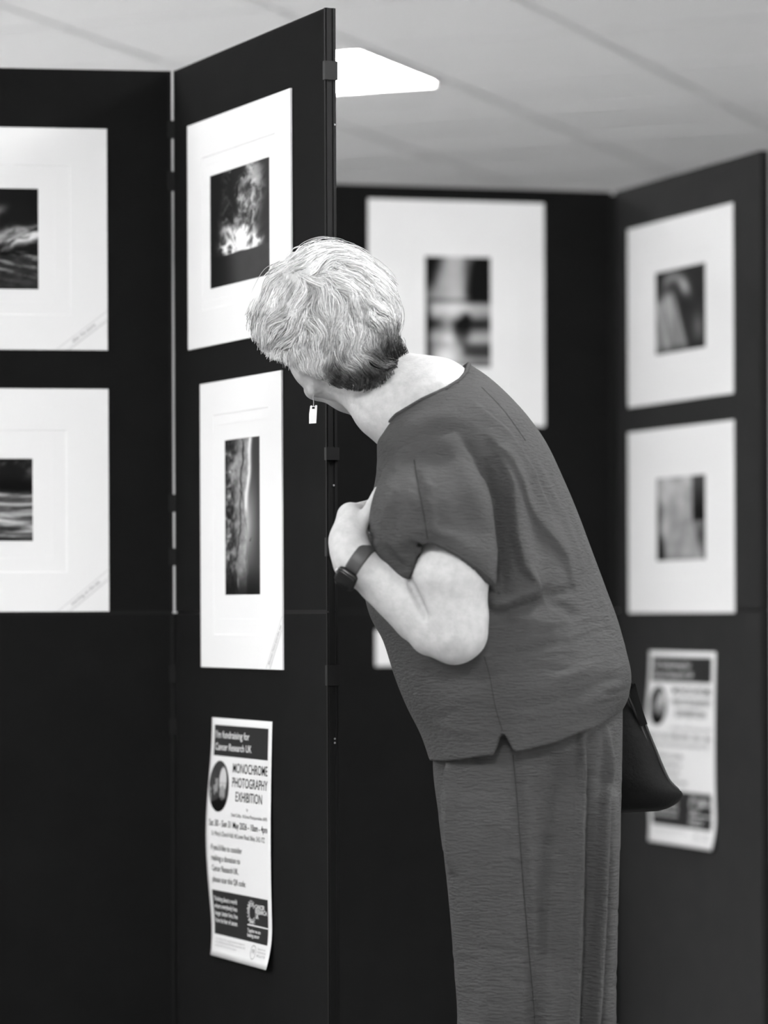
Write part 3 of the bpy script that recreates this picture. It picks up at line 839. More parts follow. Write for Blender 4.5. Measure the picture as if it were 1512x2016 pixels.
# freckles and creases on the arm
px, py = proj(bv); bn = vnormals(bv, bq)
near = sm(.2, -.2, bn[:, 1])
bv = fold(bv, bn, [([(800, 715), (770, 765), (722, 808)], 2.2, 10, 'r', .3), ([(885, 742), (835, 760), (790, 790)], 2.0, 9, 'r', .3), ([(815, 735), (790, 775), (755, 812)], -2.2, 9, 'r', .3), ([(655, 772), (700, 800), (740, 835)], -2.0, 8, 'r', .3), ([(806, 1140), (822, 1178), (840, 1222)], -11, 6, 'r', .2), ([(868, 1290), (892, 1284), (905, 1262)], -1.6, 7, 'r'),
                   ([(805, 1150), (850, 1140), (900, 1150)], 1.5, 14, 'r')], near*((bv[:, 1] < 4.9 + OFF) | (py < 880)))
body = mesh_obj('body', bv, bq, M_SKIN, woman, True)

# ---- clothes: closed lofts fused by a voxel remesh
def catmull(K, m):
    K = np.asarray(K, float); n = len(K)
    t = np.linspace(0, n-1, m); i = np.clip(t.astype(int), 0, n-2); f = (t-i)
    sh = (m,) + (1,)*(K.ndim-1); f = f.reshape(sh)
    k0, k1, k2, k3 = K[np.clip(i-1, 0, n-1)], K[i], K[i+1], K[np.clip(i+2, 0, n-1)]
    return 0.5*((2*k1) + (-k0+k2)*f + (2*k0-5*k1+4*k2-k3)*f**2 + (-k0+3*k1-3*k2+k3)*f**3)
NC = 128
PH = np.linspace(0, 2*np.pi, NC, endpoint=False)
def rng(Lx, Ly, Rx, Ry, Yc, T, ex=2.0, bow=0.0):
    """ring as (px, py, Y): the left and right silhouettes, half depth T; bow lifts the near and far edge (pixels)"""
    c = np.cos(PH); s = np.sin(PH)
    cc = np.sign(c)*np.abs(c)**(2/ex); ss = np.sign(s)*np.abs(s)**(2/ex)
    mx, my = (Lx+Rx)/2, (Ly+Ry)/2
    return np.stack([mx + (Rx-Lx)/2*cc, my + (Ry-Ly)/2*cc - bow*np.abs(ss)**1.5, Yc - T*ss], -1)
def world_rings(R): return PWn(R[..., 0], R[..., 1], R[..., 2])
def remesh(b, voxel):
    o = b.build('tmp', None)
    m = o.modifiers.new('r', 'REMESH'); m.mode = 'VOXEL'; m.voxel_size = voxel; m.adaptivity = 0
    dg = bpy.context.evaluated_depsgraph_get(); oe = o.evaluated_get(dg); me = oe.to_mesh()
    V = np.zeros(len(me.vertices)*3); me.vertices.foreach_get('co', V); V = V.reshape(-1, 3).copy()
    nq = len(me.polygons); ls = np.zeros(nq*4, int)
    tot = np.zeros(nq, int); me.polygons.foreach_get('loop_total', tot)
    assert (tot == 4).all()
    me.loops.foreach_get('vertex_index', ls)
    oe.to_mesh_clear(); d = o.data; bpy.data.objects.remove(o); bpy.data.meshes.remove(d)
    return V, ls.reshape(-1, 4)
def poly_at(pts, x):
    pts = np.array(pts, float); return np.interp(x, pts[:, 0], pts[:, 1])

# torso of the blouse, hem to neckline
TR = [rng(846, 1498, 1222, 1404, YB, .195, 2.3), rng(828, 1446, 1238, 1372, YB, .20, 2.3), rng(800, 1390, 1243, 1330, YB, .205, 2.3),
      rng(776, 1330, 1234, 1285, YB, .205, 2.3), rng(754, 1262, 1216, 1220, YB, .205, 2.2), rng(728, 1212, 1192, 1155, YB, .205, 2.2),
      rng(714, 1150, 1164, 1080, YB, .205, 2.2), rng(716, 1080, 1136, 1005, YB, .205, 2.2), rng(728, 1000, 1107, 937, YB, .20, 2.3),
      rng(741, 930, 1076, 872, YB, .195, 2.4), rng(742, 884, 1040, 820, YB, .19, 2.5), rng(742, 870, 1000, 776, YB, .175, 2.5),
      rng(743, 864, 962, 742, YB, .145, 2.3), rng(744, 862, 924, 716, YB, .112, 2.0, 4)]
TR = catmull(TR, 90)
# hem shape: near side has a notched slit
hem_near = [(846, 1499), (862, 1500), (885, 1499), (972, 1487), (981, 1462), (989, 1434), (1000, 1460), (1012, 1483), (1100, 1461), (1180, 1429), (1222, 1404)]
def hem_fix(R, k):
    """move the lower rings so the last one follows the hem"""
    ss = np.sin(PH)
    tgt = poly_at(hem_near, R[0, :, 0]); base = R[0, :, 1].copy()
    d = np.where(ss > 0.02, tgt-base, 0)
    smooth = np.interp(R[0, :, 0], [846, 975, 1010, 1222], [0, 14, 14, 0])
    for i in range(k):
        f = max(0.0, 1 - i/3.0)
        R[i, :, 1] += d*f if i < 3 else 0
    return R
TR = hem_fix(TR, 3)
NECK = [(743, 864), (760, 838), (780, 817), (830, 787), (880, 764), (905, 748), (916, 735), (924, 716)]
for i in range(1, 13):
    R_ = TR[-i]; f_ = max(0.0, 1-(i-1)/11.0); ss_ = np.sin(PH)
    if i == 1: d_ = np.where(ss_ > 0.02, poly_at(NECK, R_[:, 0]) - R_[:, 1], 0)
    R_[:, 1] += d_*f_**1.5
W = world_rings(TR)
ctr = lambda A: A.mean(1, keepdims=True)
inner = W[:8] + (ctr(W[:8]) - W[:8])*0.045 + np.array([0, 0, 0.0])
inner[0] = W[0] + (ctr(W[:1])[0] - W[0])*0.045
topi = W[-6:] + (ctr(W[-6:]) - W[-6:])*0.06
full = np.concatenate([inner[::-1], W, topi[::-1]])
cb = MB(); cb.rings(full)
# near sleeve
def sl(F, B, Yc, T, ex, arch):
    """arch: polyline px->py followed by the near edge"""
    R = rng(F[0], F[1], B[0], B[1], Yc, T, ex)
    if arch is not None:
        ss = np.sin(PH); tgt = poly_at(arch, R[:, 0])
        R[:, 1] = np.where(ss > 0, R[:, 1] + (tgt-R[:, 1])*np.clip(ss*4, 0, 1), R[:, 1])
    return R
hemA = [(798, 1146), (806, 1136), (813, 1118), (820, 1094), (830, 1076), (842, 1070), (860, 1074), (900, 1094), (940, 1121), (972, 1150), (983, 1174)]
SLV = [sl((790, 890), (955, 850), 4.935, .055, 2, None), sl((757, 925), (952, 910), 4.895, .085, 2, None), sl((735, 975), (962, 970), 4.865, .108, 2.1, None),
       sl((727, 1030), (970, 1045), 4.855, .110, 2.1, None), sl((745, 1085), (980, 1110), 4.848, .108, 2.1, [(745, 1085), (800, 1060), (840, 1035), (900, 1058), (980, 1110)]),
       sl((798, 1146), (983, 1174), 4.842, .094, 2.1, hemA)]
SLV = catmull(SLV, 48)
Wsl = world_rings(SLV)
inn = Wsl[-22:] + (ctr(Wsl[-22:]) - Wsl[-22:])*0.085
cb.rings(np.concatenate([Wsl, inn[::-1]]))
# far sleeve
SF = [rng(800, 890, 950, 850, 5.105, .055), rng(790, 940, 985, 910, 5.15, .085), rng(800, 1010, 1010, 985, 5.18, .085), rng(830, 1100, 1040, 1070, 5.20, .080)]
SF = catmull(SF, 24); Wsf = world_rings(SF)
innf = Wsf[-10:] + (ctr(Wsf[-10:]) - Wsf[-10:])*0.09
cb.rings(np.concatenate([Wsf, innf[::-1]]))
sv, sq = remesh(cb, 0.0030)
px, py = proj(sv)
# soften the joint of sleeve and torso, keep hems crisp
dj, _, _ = pl_dist(px, py, [(790, 900), (850, 850), (950, 880), (960, 960), (972, 1060), (985, 1170)])
w = np.exp(-(dj/60)**2)*(sv[:, 1] < 5.0 + OFF)
nd, _, _ = pl_dist(px, py, NECK); w = w*sm(12, 55, nd)
hd, _, _ = pl_dist(px, py, hemA); w = w*sm(8, 40, hd)
sv = relax(sv, sq, 2, .5)
sv = relax(sv, sq, 40, .6, w)
sn = vnormals(sv, sq)
sel = sm(.35, -.1, sn[:, 1])
FOLDS = [
    ([(890, 850), (928, 912), (950, 980), (967, 1070), (979, 1150)], 10, 34, 'R', .2),
    ([(955, 900), (978, 985), (985, 1080), (992, 1180)], -14, 13, 'r', .25),
    ([(975, 880), (1002, 960), (1010, 1050), (1026, 1115), (1062, 1164)], 13, 26, 'L', .25),
    ([(968, 1199), (1010, 1182), (1064, 1162)], 11, 34, 'L', .12),
    ([(975, 1216), (1020, 1196), (1070, 1178)], -7, 14, 'r', .2),
    ([(955, 850), (1000, 905), (1035, 985), (1080, 1050), (1112, 1095), (1130, 1155)], 6, 24, 'L', .2),
    ([(1062, 1168), (1100, 1168), (1132, 1160)], -4, 10, 'r', .3),
    ([(1070, 1180), (1110, 1195), (1140, 1222)], -4, 12, 'r', .3),
    ([(1045, 940), (1060, 1020), (1065, 1100)], -5, 22, 'r', .3),
    ([(868, 860), (905, 930), (935, 1005), (945, 1050)], 5.5, 15, 'r', .3),
    ([(900, 855), (930, 900), (945, 950)], -4, 10, 'r', .3),
    ([(800, 880), (775, 950), (752, 1040)], 4.5, 13, 'r', .3),
    ([(782, 930), (772, 1000), (775, 1070)], -3.5, 13, 'r', .3),
    ([(815, 905), (830, 985), (842, 1060)], -2.5, 7, 'r', .2),
    ([(838, 920), (850, 1000), (856, 1062)], 3, 10, 'r', .3),
    ([(790, 845), (840, 822), (900, 812)], 3, 13, 'r', .3),
    ([(800, 870), (860, 850), (930, 845)], -2.5, 14, 'r', .3),
    ([(930, 790), (1000, 850), (1050, 930), (1085, 1010)], 3, 12, 'R', .2),
    ([(1075, 900), (1130, 1030), (1175, 1150), (1205, 1250)], 3.5, 7, 'r', .2),
    ([(1090, 930), (1140, 1060), (1190, 1190)], -3, 6, 'r', .2),
    ([(1050, 900), (1110, 1020), (1150, 1130)], 2.5, 8, 'r', .2),
    ([(960, 1300), (1040, 1280), (1120, 1262)], -3, 10, 'r', .3),
    ([(830, 1330), (920, 1335), (980, 1325)], -4, 26, 'r', .3),
    ([(1000, 1370), (1110, 1335), (1215, 1290)], 2.5, 14, 'r', .3),
    ([(1010, 1405), (1120, 1375), (1225, 1330)], -2.5, 12, 'r', .3),
    ([(985, 1200), (1040, 1220), (1100, 1230)], 3, 16, 'r', .3),
    ([(735, 1065), (760, 1110), (795, 1142)], 5, 9, 'r', .2),
    ([(748, 1070), (775, 1100), (800, 1125)], -4, 8, 'r', .2),
    ([(850, 1420), (900, 1438), (970, 1435)], 2.0, 9, 'r', .3),
]
# small crosswise crinkles
rc = random.Random(11)
for _ in range(95):
    x = rc.uniform(780, 1190); y = rc.uniform(1220, 1480)
    if x < 780 + (y-1220)*.2 or x > 1215: continue
    ln = rc.uniform(25, 70); a = rc.uniform(-.32, .02)
    FOLDS.append(([(x, y), (x+ln*.5, y+ln*.5*math.tan(a)+rc.uniform(-3, 3)), (x+ln, y+ln*math.tan(a))], rc.choice((-1, 1))*rc.uniform(.6, 1.5), rc.uniform(3.5, 6.5), 'r', .4))
for _ in range(60):
    x = rc.uniform(735, 860); y = rc.uniform(900, 1080)
    ln = rc.uniform(18, 42); a = rc.uniform(.55, 1.0)
    FOLDS.append(([(x, y), (x+ln*math.cos(a), y+ln*math.sin(a)*.8)], rc.choice((-1, 1))*rc.uniform(.5, 1.2), rc.uniform(3, 5), 'r', .4))
FOLDS = [(a, b*(1.35 if i < 29 else 1.4), c, *d) for i, (a, b, c, *d) in enumerate(FOLDS)]
sv = fold(sv, sn, FOLDS, sel)
sv = relax(sv, sq, 1, .3)
blouse = mesh_obj('blouse', sv, sq, M_CLOTH, woman, True)
# seams lying on the cloth
def strip_on(tree, pts, rad, name, m, parent, push=0.0004, step=4, from_y=4.4):
    dense = []
    for i in range(len(pts)-1):
        n = max(2, int(math.dist(pts[i], pts[i+1])/step))
        for k in range(n): dense.append((pts[i][0]+(pts[i+1][0]-pts[i][0])*k/n, pts[i][1]+(pts[i+1][1]-pts[i][1])*k/n))
    dense.append(pts[-1]); out = []
    for (x, y) in dense:
        o = PW(x, y, from_y); d = (PW(x, y, from_y+1) - o).normalized()
        h = tree.ray_cast(o, d, 2.0)
        if h[0] is not None: out.append(h[0] - d*push)
    b = MB(); b.tube(out, rad, 6); return b.build(name, m, parent, True)
tree = BVHTree.FromPolygons(sv.tolist(), sq.tolist())
def up(pts, m=24): return [tuple(q) for q in catmull(np.array(pts, float), m)]
strip_on(tree, up([(953, 1292), (964, 1330), (975, 1390), (989, 1438)]), .0007, 'side_seam', M_SEAM, blouse)
strip_on(tree, up([(815, 905), (824, 960), (834, 1010), (842, 1062)]), .0007, 'sleeve_seam', M_SEAM, blouse)
strip_on(tree, up([(948, 762), (985, 800), (1010, 832), (1035, 868)]), .0006, 'shoulder_seam', M_SEAM, blouse)
strip_on(tree, up([(x, y-4) for x, y in hemA[1:]], 40), .0011, 'sleeve_hem', M_CLOTH, blouse, 0.0006)
# neck binding
nb = MB(); ring = [Vector(q) for q in W[-1]]; nb.tube(ring + [ring[0], ring[1]], .0032, 8); nb.build('neck_binding', M_CLOTH, blouse, True)

# trousers: seat and two wide legs
TB = MB()
def zpix(z): return 1204 + (1-z)/(YB + OFF)*F_PX
seat = [rng(868, 1380, 1226, 1330, YB, .155, 2.3), rng(858, 1440, 1226, 1400, YB, .165, 2.3), rng(852, 1510, 1225, 1500, YB, .17, 2.4), rng(862, 1600, 1223, 1600, YB, .172, 2.5), rng(872, 1680, 1222, 1680, YB, .172, 2.6)]
TB.rings(world_rings(catmull(seat, 40)))
for s in (-1, 1):
    yc = YB + s*.086
    leg = [rng(862, 1560, 1222, 1560, YB+s*.08, .08, 2.3), rng(872, 1660, 1221, 1660, yc, .085, 2.3), rng(885, 1790, 1218, 1790, yc, .085, 2.3), rng(893, 1900, 1215, 1900, yc, .085, 2.3),
           rng(900, 2016, 1213, 2016, yc, .09, 2.3), rng(906, 2200, 1212, 2200, yc, .09, 2.3), rng(906, zpix(.035), 1212, zpix(.035), yc, .09, 2.3)]
    Wl = world_rings(catmull(leg, 70))
    inn = Wl[-14:] + (ctr(Wl[-14:]) - Wl[-14:])*0.07
    TB.rings(np.concatenate([Wl, inn[::-1]]))
tv, tq = remesh(TB, 0.0034)
tv = relax(tv, tq, 6, .5)
_, py = proj(tv)
tv = relax(tv, tq, 40, .6, np.exp(-((py-1590)/60)**2))
tn = vnormals(tv, tq)
sel = sm(.35, -.1, tn[:, 1])
PF = [
    ([(1143, 1440), (1141, 1560), (1139, 1700), (1135, 1860), (1128, 2016), (1122, 2200)], 13, 15, 'L', .08),
    ([(1158, 1440), (1160, 1600), (1158, 1760), (1150, 2016), (1146, 2200)], -10, 14, 'r', .08),
    ([(1193, 1430), (1188, 1560), (1182, 1700), (1173, 1900), (1166, 2016), (1160, 2200)], 12, 13, 'L', .08),
    ([(1203, 1430), (1203, 1600), (1198, 1800), (1188, 2016), (1184, 2200)], -9, 10, 'r', .08),
    ([(1100, 1480), (1092, 1600), (1085, 1760), (1078, 1900), (1068, 2016), (1062, 2200)], -10, 26, 'r', .1),
    ([(1075, 1880), (1080, 1960), (1082, 2100)], 6, 14, 'r', .3),
    ([(883, 1500), (886, 1600), (893, 1720)], 7, 9, 'r', .15),
    ([(869, 1498), (872, 1545), (876, 1610)], -7, 8, 'r', .15),
    ([(960, 1560), (975, 1700), (985, 1850), (985, 2016)], 5, 40, 'r', .2),
    ([(1012, 1490), (1022, 1600), (1035, 1780), (1050, 1960), (1054, 2016), (1060, 2200)], -3.5, 10, 'r', .05),
    ([(930, 1800), (925, 1900), (925, 2016)], -4, 22, 'r', .2),
    ([(1210, 1420), (1200, 1470), (1190, 1540)], 3, 6, 'r', .3),
]
for _ in range(240):
    x = rc.uniform(885, 1190); y = rc.uniform(1500, 2016)
    ln = rc.uniform(20, 60); a = rc.uniform(-.2, .2)
    PF.append(([(x, y), (x+ln*.5, y+rc.uniform(-3, 3)), (x+ln, y+ln*math.tan(a))], rc.choice((-1, 1))*rc.uniform(.5, 1.3), rc.uniform(3.5, 6), 'r', .4))
PF = [(a, b*(1.7 if i < 12 else 1.2), c, *d) for i, (a, b, c, *d) in enumerate(PF)]
tv = fold(tv, tn, PF, sel)
tv = relax(tv, tq, 1, .3)
trousers = mesh_obj('trousers', tv, tq, M_CLOTH2, woman, True)
ttree = BVHTree.FromPolygons(tv.tolist(), tq.tolist())
strip_on(ttree, up([(1010, 1486), (1020, 1600), (1030, 1740), (1042, 1880), (1053, 2016), (1056, 2200)], 60), .0007, 'side_seam', M_SEAM, trousers)
# shoes
for s in (-1, 1):
    c = np.array([0.245, YB + OFF + s*.09, 0])
    b = MB(); R = []
    for t in np.linspace(0, 1, 20):
        x = c[0] + .10 - .25*t; wd = .038*math.sin(math.pi*(0.12+.80*t))**.5*(1+.15*t); hh = .030 + .045*math.exp(-((t-.12)/.28)**2)
        if t in (0.0, 1.0): wd *= .55; hh *= .75
        R.append([(x, c[1] + wd*math.cos(a), .004 + hh*max(0, math.sin(a))**.7) for a in np.linspace(0, 2*math.pi, 24, endpoint=False)])
    b.rings(R); sh = b.build('shoe', M_TRIM, woman, True)
# ------------------------------------------------------------------ hair
OUT = [(570, 503), (610, 490), (650, 490), (690, 498), (725, 515), (750, 531), (764, 560), (772, 590), (776, 620), (781, 650), (790, 668), (800, 682), (796, 702), (786, 718), (768, 736),
       (745, 755), (715, 766), (690, 764), (665, 758), (640, 744), (612, 734), (588, 726), (562, 714), (537, 698), (518, 676), (509, 655), (502, 632), (493, 612), (497, 592), (512, 576), (530, 560), (538, 540), (548, 520)]
HCx, HCy, HY, HD = 648.0, 630.0, 5.055, 0.105
oa = np.array([math.atan2(y-HCy, x-HCx) for x, y in OUT]); orad = np.array([math.hypot(x-HCx, y-HCy) for x, y in OUT])
so = np.argsort(oa); oa, orad = oa[so], orad[so]
def Rad(th): return np.interp(th, np.r_[oa-2*np.pi, oa, oa+2*np.pi], np.r_[orad, orad, orad])
def hair_pt(px, py, lift, far):
    """pixel column/row on the hair mass -> point; lift in metres outward"""
    x, y = px-HCx, py-HCy
    th = np.arctan2(y, x); r = np.hypot(x, y); R = Rad(th)
    rho = np.clip(r/R, 0, 1.25)
    dep = np.sqrt(np.clip(1-np.minimum(rho, 1)**2.4, 0, 1))
    cl = clump(px, py)
    wn = sm(.2, .75, np.sin(th))*np.where(far, 0, 1)
    dep = np.maximum(dep, .86*wn)
    Y = HY + np.where(far, 1, -1)*(HD*dep + (lift + .0095*cl)*dep**.5)
    k = 1 + (lift*1285/R)*(1-dep*.8)
    return PWn(HCx + x*k, HCy + y*k, Y)
def clump(px, py):
    u = (px-400)/60.0; v = (py-400)/60.0
    wx = fbm(u*.8, v*.8, 101, 3)*2.2; wy = fbm(u*.8+5, v*.8+9, 107, 3)*2.2
    return ridged(u*1.1+wx, v*.8+wy, 113, 4)*2-1.2
# hair tone: white on top, greyer lower down, dark steel grey at the nape
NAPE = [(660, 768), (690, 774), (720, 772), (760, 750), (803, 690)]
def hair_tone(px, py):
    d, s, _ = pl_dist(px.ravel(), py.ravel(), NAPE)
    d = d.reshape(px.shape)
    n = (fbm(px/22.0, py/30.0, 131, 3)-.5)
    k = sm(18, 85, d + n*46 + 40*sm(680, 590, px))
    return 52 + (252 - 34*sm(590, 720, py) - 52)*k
nu, nv = 120, 60
th, rr = np.meshgrid(np.linspace(-np.pi, np.pi, nu, endpoint=False), np.linspace(0.0, 1.0, nv), indexing='xy')
V = []; Fq = []
for far in (False, True):
    rho = np.sin(rr*np.pi/2)
    R = Rad(th)*0.955
    X = HCx + np.cos(th)*R*rho; Yp = HCy + np.sin(th)*R*rho
    V.append(hair_pt(X, Yp, np.full(X.shape, -.007), np.full(X.shape, far)).reshape(-1, 3))
idx = np.arange(nu*nv).reshape(nv, nu)
q = np.stack([idx[:-1], np.roll(idx, -1, 1)[:-1], np.roll(idx, -1, 1)[1:], idx[1:]], -1).reshape(-1, 4)
Fall = np.concatenate([q, q[:, ::-1] + nu*nv])
rim = np.stack([idx[-1], np.roll(idx[-1], -1), np.roll(idx[-1], -1)+nu*nv, idx[-1]+nu*nv], -1)
HV = np.concatenate(V)
rs = np.random.RandomState(3)
# strands in locks
CRX, CRY = 612.0, 548.0
def flow(x, y):
    dx, dy = (x-CRX)/150.0, (y-CRY)/150.0
    r = np.hypot(dx, dy)+.12
    vx, vy = dx/r, dy/r + .42
    # hair over the crown is brushed across to the right
    t = np.exp(-((y-525)/45)**2)
    vx += .9*t*(x > 560); vy -= .25*t
    a = (fbm(x/48.0, y/48.0, 151, 3)-.5)*2.6 + (fbm(x/17.0+3, y/17.0, 157, 2)-.5)*1.5
    c, s = np.cos(a), np.sin(a)
    vx, vy = vx*c - vy*s, vx*s + vy*c
    # near the outline the hair lies along it
    px_, py_ = x-HCx, y-HCy; th_ = np.arctan2(py_, px_); rho_ = np.hypot(px_, py_)/Rad(th_)
    n = np.hypot(vx, vy)+1e-6; vx, vy = vx/n, vy/n
    k = sm(.70, .97, rho_)*(1 - .85*sm(.1, .6, np.sin(th_)))
    tx, ty = -np.sin(th_), np.cos(th_); sg = np.sign(tx*vx + ty*vy + .35*np.cos(th_)); sg = np.where(sg == 0, 1, sg)
    vx, vy = vx*(1-k) + tx*sg*k, vy*(1-k) + ty*sg*k
    n = np.hypot(vx, vy)+1e-6
    return vx/n, vy/n
NL, NCH, NS = 1500, 10, 11
u = rs.rand(NL); tt = rs.rand(NL)*2*np.pi - np.pi
rho = np.sqrt(u)*1.0
far = rs.rand(NL) < .28
bx = HCx + np.cos(tt)*Rad(tt)*rho; by = HCy + np.sin(tt)*Rad(tt)*rho
gx = [bx]; gy = [by]
dn, _, _ = pl_dist(bx, by, NAPE)
ln = 26 + 52*sm(20, 110, dn); ln *= rs.uniform(.7, 1.25, NL)
for k in range(NS-1):
    vx, vy = flow(gx[-1], gy[-1])
    st = ln/(NS-1)
    gx.append(gx[-1] + vx*st); gy.append(gy[-1] + vy*st)
gx = np.array(gx).T; gy = np.array(gy).T                     # NL x NS
tpar = np.linspace(0, 1, NS)
SX = []; SY = []; SLF = []; SFAR = []; TN = []; WD = []
LT = rs.uniform(.70, 1.10, NL)[:, None]
for c in range(NCH):
    ox = rs.normal(0, 5.2, NL)[:, None]; oy = rs.normal(0, 5.2, NL)[:, None]
    conv = 1 - .62*tpar[None, :]**1.3
    wob = np.sin(tpar[None, :]*rs.uniform(4, 9, NL)[:, None] + rs.rand(NL)[:, None]*6.28)*rs.uniform(.3, 2.0, NL)[:, None]
    X = gx + ox*conv + wob; Yp = gy + oy*conv + wob*.5
    lift = (.0025 + rs.uniform(0, .005, NL))[:, None]*np.sin(np.pi*np.clip(tpar*.85, 0, 1))[None, :] + (rs.uniform(-.004, .004, NL))[:, None] + .004*tpar[None, :]*rs.rand(NL)[:, None]
    SX.append(X); SY.append(Yp); SLF.append(lift); SFAR.append(np.repeat(far[:, None], NS, 1))
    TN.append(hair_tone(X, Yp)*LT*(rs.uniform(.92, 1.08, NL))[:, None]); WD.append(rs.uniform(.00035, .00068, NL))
SX, SY, SLF, SFAR, TN = [np.concatenate(a) for a in (SX, SY, SLF, SFAR, TN)]; WD = np.concatenate(WD)
# keep the strands on the head: those that run off the outline stop early
Pt = hair_pt(SX, SY, SLF, SFAR)
xq, yq = SX-HCx, SY-HCy
over = np.hypot(xq, yq)/Rad(np.arctan2(yq, xq))
lim = (1.0 + rs.exponential(.016, len(SX)) + .09*(rs.rand(len(SX)) < .012))[:, None]
below = (yq > 40)
lim = np.where(below, np.minimum(lim, 1.03), lim)
bad = (over > lim).cumsum(1) > 0
first = np.where(bad.any(1), bad.argmax(1), NS)
keep = first >= 4
Pt, TN, WD, first = Pt[keep], TN[keep], WD[keep], first[keep]
ii = np.minimum(np.arange(NS)[None, :], (first-1)[:, None])
Pt = np.take_along_axis(Pt, ii[..., None], 1); TN = np.take_along_axis(TN, ii, 1)
M = len(Pt)
T = np.gradient(Pt, axis=1); T /= np.linalg.norm(T, axis=2, keepdims=True)+1e-12
ref = np.array([0.0, -1.0, 0.25])
A = np.cross(T, ref); A /= np.linalg.norm(A, axis=2, keepdims=True)+1e-9
B = np.cross(T, A)
prof = (np.sin(np.pi*np.clip(tpar*.9+.1, 0, 1))**.5*.9+.12)[None, :, None]
rad = WD[:, None, None]*prof
ring = np.stack([Pt + rad*(A*math.cos(a) + B*math.sin(a)) for a in (0, 2*math.pi/3, 4*math.pi/3)], 2)   # M, NS, 3, 3
hv = ring.reshape(-1, 3)
base = (np.arange(M)*NS*3)[:, None, None] + (np.arange(NS-1)*3)[None, :, None]
j = np.arange(3)[None, None, :]; j2 = (np.arange(3)+1) % 3; j2 = j2[None, None, :]
hf = np.stack([base+j, base+j2, base+3+j2, base+3+j], -1).reshape(-1, 4)
def fast_mesh(name, V, Q, m, parent, tone):
    me = bpy.data.meshes.new(name)
    org = np.array(parent.location); pp = parent.parent
    while pp is not None: org = org + np.array(pp.location); pp = pp.parent
    V = V - org
    me.vertices.add(len(V)); me.vertices.foreach_set('co', V.astype('f').ravel())
    me.loops.add(Q.size); me.loops.foreach_set('vertex_index', Q.astype('i').ravel())
    me.polygons.add(len(Q)); me.polygons.foreach_set('loop_start', np.arange(0, Q.size, 4, dtype='i'))
    me.update(calc_edges=True)
    me.polygons.foreach_set('use_smooth', [True]*len(me.polygons))
    ca = me.color_attributes.new('Col', 'FLOAT_COLOR', 'POINT')
    c4 = np.ones((len(V), 4), 'f'); c4[:, :3] = lin(np.clip(tone, 0, 252))[:, None]; ca.data.foreach_set('color', c4.ravel())
    me.validate()
    o = bpy.data.objects.new(name, me); COL.objects.link(o); me.materials.append(m); o.parent = parent
    return o
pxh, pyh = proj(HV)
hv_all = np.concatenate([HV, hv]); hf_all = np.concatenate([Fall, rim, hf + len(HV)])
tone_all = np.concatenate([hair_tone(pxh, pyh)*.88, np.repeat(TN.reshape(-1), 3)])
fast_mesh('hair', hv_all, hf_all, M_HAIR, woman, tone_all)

# ------------------------------------------------------------------ earring
M_METAL = mat('brushed_silver', 0.75, 0.35, 0.5, 0.85, bump=((700, 700, 700), 0.3, 0.0004, 2))
ey = LOBE[1] - OFF - .004
er = thing('earring', tuple(PW(617, 790, ey)), 'small rectangular silver drop earring hanging below the ear', 'earring')
b = MB()
quad = [(608.5, 834), (622.5, 833), (624.5, 798), (620.5, 797.5), (619.5, 805), (614, 805), (614.5, 798), (610.8, 799), (608.6, 815)]
fr = [PW(x, y, ey) for x, y in quad]; bk = [p + Vector((0, .0016, 0)) for p in fr]
n = len(fr); b.add(fr+bk, [tuple(range(n))[::-1], tuple(range(n, 2*n))] + [(i, (i+1) % n, (i+1) % n+n, i+n) for i in range(n)])
b.build('drop', M_METAL, er)
b = MB(); b.tube([PW(618, 776, ey-.004), PW(616, 783, ey-.002), PW(617.5, 791, ey), PW(617, 800, ey+.0008)], .0005, 6); b.tube([PW(610.6, 800.5, ey+.0008), PW(624, 800, ey+.0008)], .0006, 6); b.build('hook', M_METAL, er)
b = MB(); b.tube([PW(624.5, 781, ey+.004), PW(627.5, 793, ey+.004), PW(629, 801, ey+.004)], .0003, 5); b.build('loose_hair', M_HAIR, None) if False else None

# ------------------------------------------------------------------ watch
M_STRAP = mat('grey_watch_strap', 0.05, 0.45, 0.4)
M_CASE = mat('dark_watch_case', 0.02, 0.2, 0.5, 0.6)
M_GLASS = mat('watch_glass', 0.018, 0.12, 0.5)
axis = nrm(WR-EL)                                        # along the forearm, to the hand
wc = np.array(PW(706, 1110, 4.838))
e1 = nrm(np.array([0, -1, 0]) - axis*(np.array([0, -1, 0])@axis))      # towards the viewer
e2 = np.cross(axis, e1)
if e2[2] < 0: e2 = -e2                                   # upward across the arm
watch = thing('wristwatch', tuple(wc), 'dark square smartwatch with a grey band on the left wrist', 'watch')
RA, RBB = .0352, .0312                                     # wrist half sizes along e1 and e2
hw = .0112
def arm_ring(ang, off, along):
    return wc + axis*along + e1*(RA+off)*math.cos(ang) + e2*(RBB+off)*math.sin(ang)
b = MB(); R = []
for a in np.linspace(0, 2*math.pi, 72, endpoint=False):
    R.append([arm_ring(a, o, l) for (o, l) in ((-.001, -hw), (.0020, -hw*.96), (.0028, -hw*.7), (.0028, hw*.7), (.0020, hw*.96), (-.001, hw))])
R.append(R[0]); b.rings(np.array(R), True, False, False); b.build('strap', M_STRAP, watch, True)
